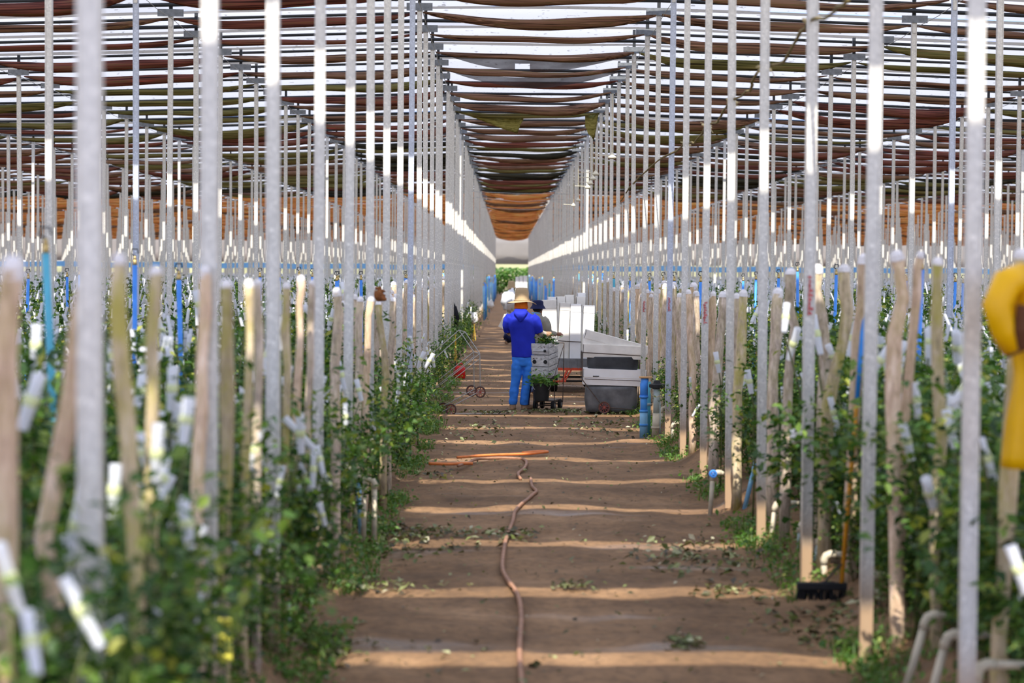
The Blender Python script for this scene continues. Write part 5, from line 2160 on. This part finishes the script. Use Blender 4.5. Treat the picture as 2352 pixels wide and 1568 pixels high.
# slack wires across the far path
for i, (y0, ym, y1, D, lab) in enumerate(((440, 441, 444, D0 + BAY * 25, 'upper slack wire crossing the far path under the orange cloths'), (453, 460, 456, D0 + BAY * 28, 'middle slack wire crossing the far path'), (476, 478, 480, D0 + BAY * 34, 'lowest slack wire crossing the far path'))):
    xa, xb = ROWS_L[0], ROWS_R[0]
    za, zm, zb = P(1166, y0, D).z, P(1166, ym, D).z, P(1166, y1, D).z
    mb = MB()
    mb.tube([(xa, D, za), (xa * .5, D, (za + zm) / 2 - .02), (.4, D, zm - .05), (1.3, D, (zb + zm) / 2 - .02), (xb, D, zb)], .008, 5)
    tag(mb.build('slack_wire', M['wire']), lab, 'wire', 'slack wires over the far path')


# ------------------------------------------------------------------ people
def hand(mb, wrist, d, up, s=1.0, curl=.5):
    """five fingers rooted in a palm; d: pointing direction, up: back of the hand"""
    d = Vector(d).normalized()
    up = Vector(up).normalized()
    side = d.cross(up).normalized()
    up = side.cross(d).normalized()
    w = Vector(wrist)
    mb.tube([w - d * .02, w + d * .03, w + d * .085 * s], [.026 * s, .036 * s, .036 * s], 10)
    for k, (off, L) in enumerate(((-.030, .068), (-.010, .080), (.010, .075), (.029, .058))):
        b = w + d * .075 * s + side * off * s
        k1 = b + (d * .6 - up * .2 * curl) * L * s * .55
        k2 = k1 + (d * .5 - up * .9 * curl) * L * s * .5
        mb.tube([b - d * .02, b, k1, k2], [.010 * s, .0105 * s, .0095 * s, .007 * s], 8)
    b = w + d * .025 * s + side * -.03 * s
    mb.tube([b, b + (d * .6 - side * .7 - up * .3).normalized() * .035 * s, b + (d * 1.0 - side * .5 - up * .6).normalized() * .068 * s], [.014 * s, .012 * s, .009 * s], 8)


def head_shape(mb, c, s=1.0, f=(0, 1, 0)):
    """skull, jaw, nose and ears; f: where the face looks (local +y by default)"""
    c = Vector(c)
    f = Vector(f).normalized()
    sd = f.cross(Vector((0, 0, 1))).normalized()
    mb.ball(c + Vector((0, 0, .03)) * s, (.078 * s, .092 * s, .095 * s), 16, 12)
    mb.ball(c + f * .025 * s + Vector((0, 0, -.045)) * s, (.058 * s, .062 * s, .065 * s), 14, 10)
    mb.ball(c + f * .095 * s + Vector((0, 0, -.010)) * s, (.014 * s, .018 * s, .022 * s), 8, 6)   # nose
    mb.ball(c + f * .082 * s + Vector((0, 0, -.058)) * s, (.022 * s, .012 * s, .009 * s), 8, 6)   # lips
    for k in (-1, 1):
        mb.ball(c + sd * .080 * s * k + Vector((0, 0, -.005)) * s, (.012 * s, .020 * s, .032 * s), 8, 6)
        mb.ball(c + f * .080 * s + sd * .03 * s * k + Vector((0, 0, .018)) * s, (.014 * s, .010 * s, .010 * s), 8, 6)


def person(loc, rz, label, shirt, trousers, arm_mat, glove_mat, hat, neck, stripes=False, hood=False, scale=1.0, short=True):
    root = empty('person', loc, rz)
    root.scale = (scale, scale, scale)
    # --- body, one continuous surface
    mb = MB()
    hc = (-.015, .05, 1.60)
    head_shape(mb, hc, 1.0, (.35, 1, -.25))
    mb.loft([(-.03, .0, 1.40, .065, .06), (-.028, .01, 1.47, .055, .055), (-.022, .03, 1.55, .052, .055)], 14)
    mb.loft([(.02, 0, .80, .14, .095), (.02, 0, .92, .135, .09), (.0, 0, 1.1, .14, .09), (-.012, 0, 1.28, .165, .10), (-.02, 0, 1.38, .17, .09), (-.028, 0, 1.44, .09, .07)], 18)
    for s_, pts in ((-1, [(-.19, 0, 1.40), (-.215, .05, 1.27), (-.20, .13, 1.15), (-.05, .26, 1.12)]), (1, [(.15, 0, 1.40), (.215, .02, 1.27), (.245, .05, 1.16), (.345, .14, 1.135)])):
        mb.tube(pts, [.058, .048, .042, .028], 12)
    hand(mb, (.345, .14, 1.135), (.9, .35, .0), (0, -.2, 1), 1.0, .7)
    hand(mb, (-.05, .26, 1.12), (.85, .4, .0), (0, 0, 1), 1.0, .6)
    for pts in (LEG_L, LEG_R):
        mb.tube([p[:3] for p in pts], [p[3] * .80 for p in pts], 12)
    fuse(mb, 'body', M['skin'], root, .010, 3)
    # --- shirt
    mb = MB()
    mb.loft([(.022, 0, .79, .178, .128), (.022, 0, .84, .182, .130), (.018, 0, .95, .176, .124), (.004, 0, 1.10, .184, .124), (-.010, 0, 1.25, .200, .130), (-.018, 0, 1.36, .206, .124), (-.024, 0, 1.43, .180, .104), (-.028, .005, 1.475, .115, .085), (-.03, .012, 1.51, .075, .075)], 26)
    if short:
        mb.tube([(.13, 0, 1.40), (.19, .005, 1.35), (.225, .02, 1.27), (.250, .05, 1.165)], [.088, .084, .078, .074], 14)
        mb.tube([(-.17, 0, 1.40), (-.215, .02, 1.34), (-.232, .06, 1.27), (-.215, .12, 1.18)], [.082, .080, .075, .072], 14)
    else:
        mb.tube([(.13, 0, 1.40), (.19, .005, 1.35), (.225, .02, 1.27), (.250, .05, 1.155), (.345, .14, 1.13)], [.088, .084, .074, .062, .045], 14)
        mb.tube([(-.17, 0, 1.40), (-.215, .02, 1.34), (-.232, .06, 1.27), (-.205, .13, 1.15), (-.05, .26, 1.12)], [.082, .080, .070, .06, .045], 14)
    fuse(mb, 'shirt', shirt, root, .011, 5, (.010, (7, 7, 4)))
    if hood:
        mb = MB()
        # flat hood lying on the back, ending in a V
        for (z, hw, y) in ((1.515, .085, -.062), (1.48, .105, -.105), (1.44, .095, -.128), (1.40, .062, -.142), (1.36, .030, -.146), (1.325, .004, -.144)):
            pass
        n = 12
        levels = ((1.522, .082, -.050, .030), (1.49, .108, -.092, .034), (1.45, .100, -.118, .034), (1.41, .074, -.133, .030), (1.365, .042, -.140, .024), (1.325, .012, -.142, .014))
        mb.loft([(-.03, y, z, hw, t) for z, hw, y, t in levels], 18)
        fuse(mb, 'hood', shirt, root, .009, 2, (.006, (9, 9, 12)))
    # --- forearm sleeves and gloves
    if short:
        mb = MB()
        mb.tube([(.245, .045, 1.185), (.275, .075, 1.150), (.345, .14, 1.135)], [.052, .055, .042], 14)
        fuse(mb, 'arm_sleeve', arm_mat, root, .009, 2, (.007, (20, 20, 20)))
        mb = MB()
        mb.tube([(-.205, .125, 1.17), (-.15, .18, 1.13), (-.05, .26, 1.12)], [.050, .048, .038], 14)
        fuse(mb, 'arm_sleeve', arm_mat, root, .009, 2, (.007, (20, 20, 20)))
    if glove_mat:
        for wr, d in (((.345, .14, 1.135), (.9, .35, .0)), ((-.05, .26, 1.12), (.85, .4, .0))):
            mb = MB()
            hand(mb, wr, d, (0, -.2, 1), 1.17, .7)
            dv = Vector(d).normalized()
            mb.tube([Vector(wr) - dv * .05, Vector(wr) + dv * .02], [.046, .044], 12)
            fuse(mb, 'glove', glove_mat, root, .007, 2, (.004, (30, 30, 30)))
    # --- trousers
    mb = MB()
    mb.loft([(.025, 0, .66, .10, .10), (.025, 0, .76, .165, .122), (.024, 0, .84, .165, .118), (.022, 0, .88, .155, .11)], 22)
    for pts in (LEG_L, LEG_R):
        mb.tube([p[:3] for p in pts], [p[3] for p in pts], 16)
    fuse(mb, 'trousers', trousers, root, .011, 4, (.013, (5, 5, 9)))
    if stripes:
        for da in (-.72, -.46):
            mb = MB()
            pts = []
            for p in LEG_R:
                rr_ = p[3] + .007
                pts.append(Vector((p[0] + rr_ * math.cos(da), p[1] + rr_ * math.sin(da), p[2])))
            fine = []
            for i in range(len(pts) - 1):
                for j in range(4):
                    fine.append(pts[i].lerp(pts[i + 1], j / 4))
            mb.tube(fine + [pts[-1]], .0055, 6)
            mb.build('side_stripe', M['navy'], root)['label'] = 'dark stripe down the leg'
    # --- boots
    for (x, y, dx, dy) in ((LEG_L[-1][0], LEG_L[-1][1], -.02, .20), (LEG_R[-1][0], LEG_R[-1][1], .155, .10)):
        mb = MB()
        d = Vector((dx, dy, 0))
        mb.loft([(x, y, .0, .045, .05), (x, y, .05, .048, .052), (x, y, .13, .045, .048)], 14)
        mb.tube([Vector((x, y, .045)) - d * .2, Vector((x, y, .045)) + d * .3, Vector((x, y, .035)) + d * .8, Vector((x, y, .030)) + d * 1.05], [.044, .046, .040, .026], 12)
        bt = fuse(mb, 'boot', M['boot'], root, .010, 2)
    # --- headgear
    if hat == 'straw':
        hp = Vector((-.012, .045, 1.63))
        ho = MB()
        n = 40
        prof = [(0.03, .206), (.072, .203), (.088, .192), (.095, .160), (.101, .09), (.107, .030), (.111, .012), (.122, .004), (.150, .002), (.185, -.006), (.212, -.016), (.222, -.020)]
        for rr_, z in prof:
            for k in range(n):
                a = 2 * PI * k / n
                wave = (.018 * math.cos(2 * a) + .010 * math.sin(3 * a + 1)) * max(0, (rr_ - .12) / .10)
                ho.v.append(hp + Vector((math.cos(a) * rr_, math.sin(a) * rr_ * .98, z - wave)))
        for i in range(len(prof) - 1):
            for k in range(n):
                a = i * n + k
                b = i * n + (k + 1) % n
                ho.f.append([a, b, b + n, a + n][::-1])
        ho.f.append(list(range(n)))
        h = ho.build('straw_hat', M['straw'], root, smooth=True, solid=.006)
        mb = MB()
        mb.torus(hp + Vector((0, 0, .02)), (0, 0, 1), .122, .006, 30, 6)
        mb.build('hat_band', M['straw'], h)
    elif hat == 'bucket':
        hp = Vector((-.012, .045, 1.60))
        ho = MB()
        ho.loft([(hp.x, hp.y, hp.z - .015, .145, .15), (hp.x, hp.y, hp.z - .012, .142, .147), (hp.x, hp.y, hp.z + .045, .105, .115), (hp.x, hp.y, hp.z + .05, .100, .110), (hp.x, hp.y, hp.z + .11, .096, .104), (hp.x, hp.y, hp.z + .135, .075, .085), (hp.x, hp.y, hp.z + .142, .03, .03)], 26)
        ho.build('bucket_hat', M['navy'], root, smooth=True)
    if neck == 'orange':
        mb = MB()
        n = 30
        for i, (z, rr_) in enumerate(((1.51, .088), (1.535, .096), (1.565, .094), (1.60, .092), (1.635, .090))):
            for k in range(n):
                a = 2 * PI * k / n
                f = 1 + .07 * math.sin(a * 11 + i * 1.1)
                mb.v.append(Vector((-.022 + math.cos(a) * rr_ * f, .028 + math.sin(a) * rr_ * f * .98, z)))
        for i in range(4):
            for k in range(n):
                a = i * n + k
                b = i * n + (k + 1) % n
                mb.f.append([a, b, b + n, a + n])
        mb.build('neckcloth', M['orangecloth'], root, smooth=True, solid=.006)
    elif neck == 'lightblue':
        mb = MB()
        mb.torus((-.028, .012, 1.50), (0, .15, 1), .068, .016, 24, 8)
        mb.build('collar', M['lightblue'], root, smooth=True)
        mb = MB()
        mb.ball((-.015, .035, 1.60), (.088, .095, .085), 16, 10)
        mb.build('hair', M['hair'], root, smooth=True)
    return tag(root, label, 'person')


LEG_L = [(-.055, 0, .84, .096), (-.064, 0, .70, .094), (-.082, 0, .55, .081), (-.097, .005, .43, .071), (-.116, .0, .28, .066), (-.130, -.005, .16, .064), (-.134, 0, .105, .063), (-.134, 0, .075, .061)]
LEG_R = [(.105, 0, .84, .102), (.108, 0, .70, .099), (.100, 0, .55, .087), (.082, .005, .43, .078), (.060, -.0, .28, .073), (.046, -.008, .16, .072), (.042, -.005, .105, .071), (.042, 0, .075, .069)]

x1 = P(1165 + (.22) * S30, 900, 30).x
person((x1, 30.0, 0), 0, 'person seen from behind in royal blue shirt, bright blue trousers and straw hat', M['shirtblue'], M['trousers'], M['tansleeve'], M['glove'], 'straw', 'orange', True, True, 1.0)
D2 = 33.2
p2 = P(1238, 703, D2)
person((p2.x - .035, D2, 0), R(-38), 'person in navy bucket hat and grey shirt, half hidden behind the worker in blue', M['greyshirt'], M['jeans'], M['greyshirt'], None, 'bucket', 'lightblue', False, False, .925, False)
D3 = 58.0
p3 = P(1176, 690, D3)
person((p3.x, D3, 0), R(8), 'distant person in white shirt mostly hidden behind the worker in the straw hat', M['whiteshirt'], M['jeans'], M['whiteshirt'], None, 'straw', None, False, False, 1.0, False)
# his load: a white sack on the shoulder
sk = P(1170, 690, D3 - .35)
so = rag(1171, 690, D3 - .35, .24, 'white bulging sack carried by the distant worker', 'white_sack', 'sack', 8, 1.25, M['whiteshirt'])
cpos = P(1158, 744, 46)
carton(.28, .30, .30, M['cartonold'], (P(1160, 752, 44).x, 44.0, P(1160, 756, 44).z), (0, R(28), R(-12)), label='tilted cream carton poking out from behind the worker in blue', lidz=.3, group='carton behind the worker')
bgc = rag(1168, 772, 56, .13, 'dark blue bag near the distant worker legs', 'dark_bag', 'bag', 12, 1.2, M['navy'])

# far cartons standing on the path
for j, (a, b, t) in enumerate(((1184, 1192, 636), (1193, 1201, 634), (1202, 1211, 633))):
    D = 92.0
    w = P(b, 640, D).x - P(a, 640, D).x
    h = P(1190, t, D).z
    carton(w, .35, h, M['carton'], ((P(a, 640, D).x + P(b, 640, D).x) / 2, D, 0), label=f'tall white carton far down the path, {nth(j + 1)} of three counted outward from the middle', lidz=.15, group='cartons far down the path')

# ------------------------------------------------------------------ light
sun_d = bpy.data.lights.new('sun', 'SUN')
sun_d.energy = 4.8
sun_d.angle = R(0.53)
sun_d.color = (1.0, 0.95, 0.86)
sun = bpy.data.objects.new('sun', sun_d)
COL.objects.link(sun)
az = R(-6)    # a touch from the left
e = R(SUN_EL)
dirv = Vector((-math.sin(az) * math.cos(e), math.cos(az) * math.cos(e), -math.sin(e)))
sun.rotation_euler = dirv.to_track_quat('-Z', 'Y').to_euler()

wd = bpy.data.worlds.new('sky')
SC.world = wd
wd.use_nodes = True
nt = wd.node_tree
bgn = nt.nodes['Background']
tc = nt.nodes.new('ShaderNodeTexCoord')
sx = nt.nodes.new('ShaderNodeSeparateXYZ')
nt.links.new(tc.outputs['Generated'], sx.inputs[0])
c = ramp(nt, sx.outputs['Z'], [(0.0, (0.88, 0.87, 0.86)), (0.07, (0.27, 0.41, 0.86)), (0.4, (0.48, 0.58, 0.84)), (1.0, (0.22, 0.38, 0.80))])
nt.links.new(c, bgn.inputs[0])
bgn.inputs[1].default_value = 1.5

SC.view_settings.view_transform = 'Standard'
SC.view_settings.look = 'None'
SC.view_settings.exposure = 0.60
SC.view_settings.gamma = 1.0
SC.view_settings.use_curve_mapping = False
SC.cycles.max_bounces = 7
SC.cycles.diffuse_bounces = 4
SC.cycles.glossy_bounces = 2
SC.cycles.transmission_bounces = 4
SC.cycles.transparent_max_bounces = 8
SC.cycles.use_denoising = True
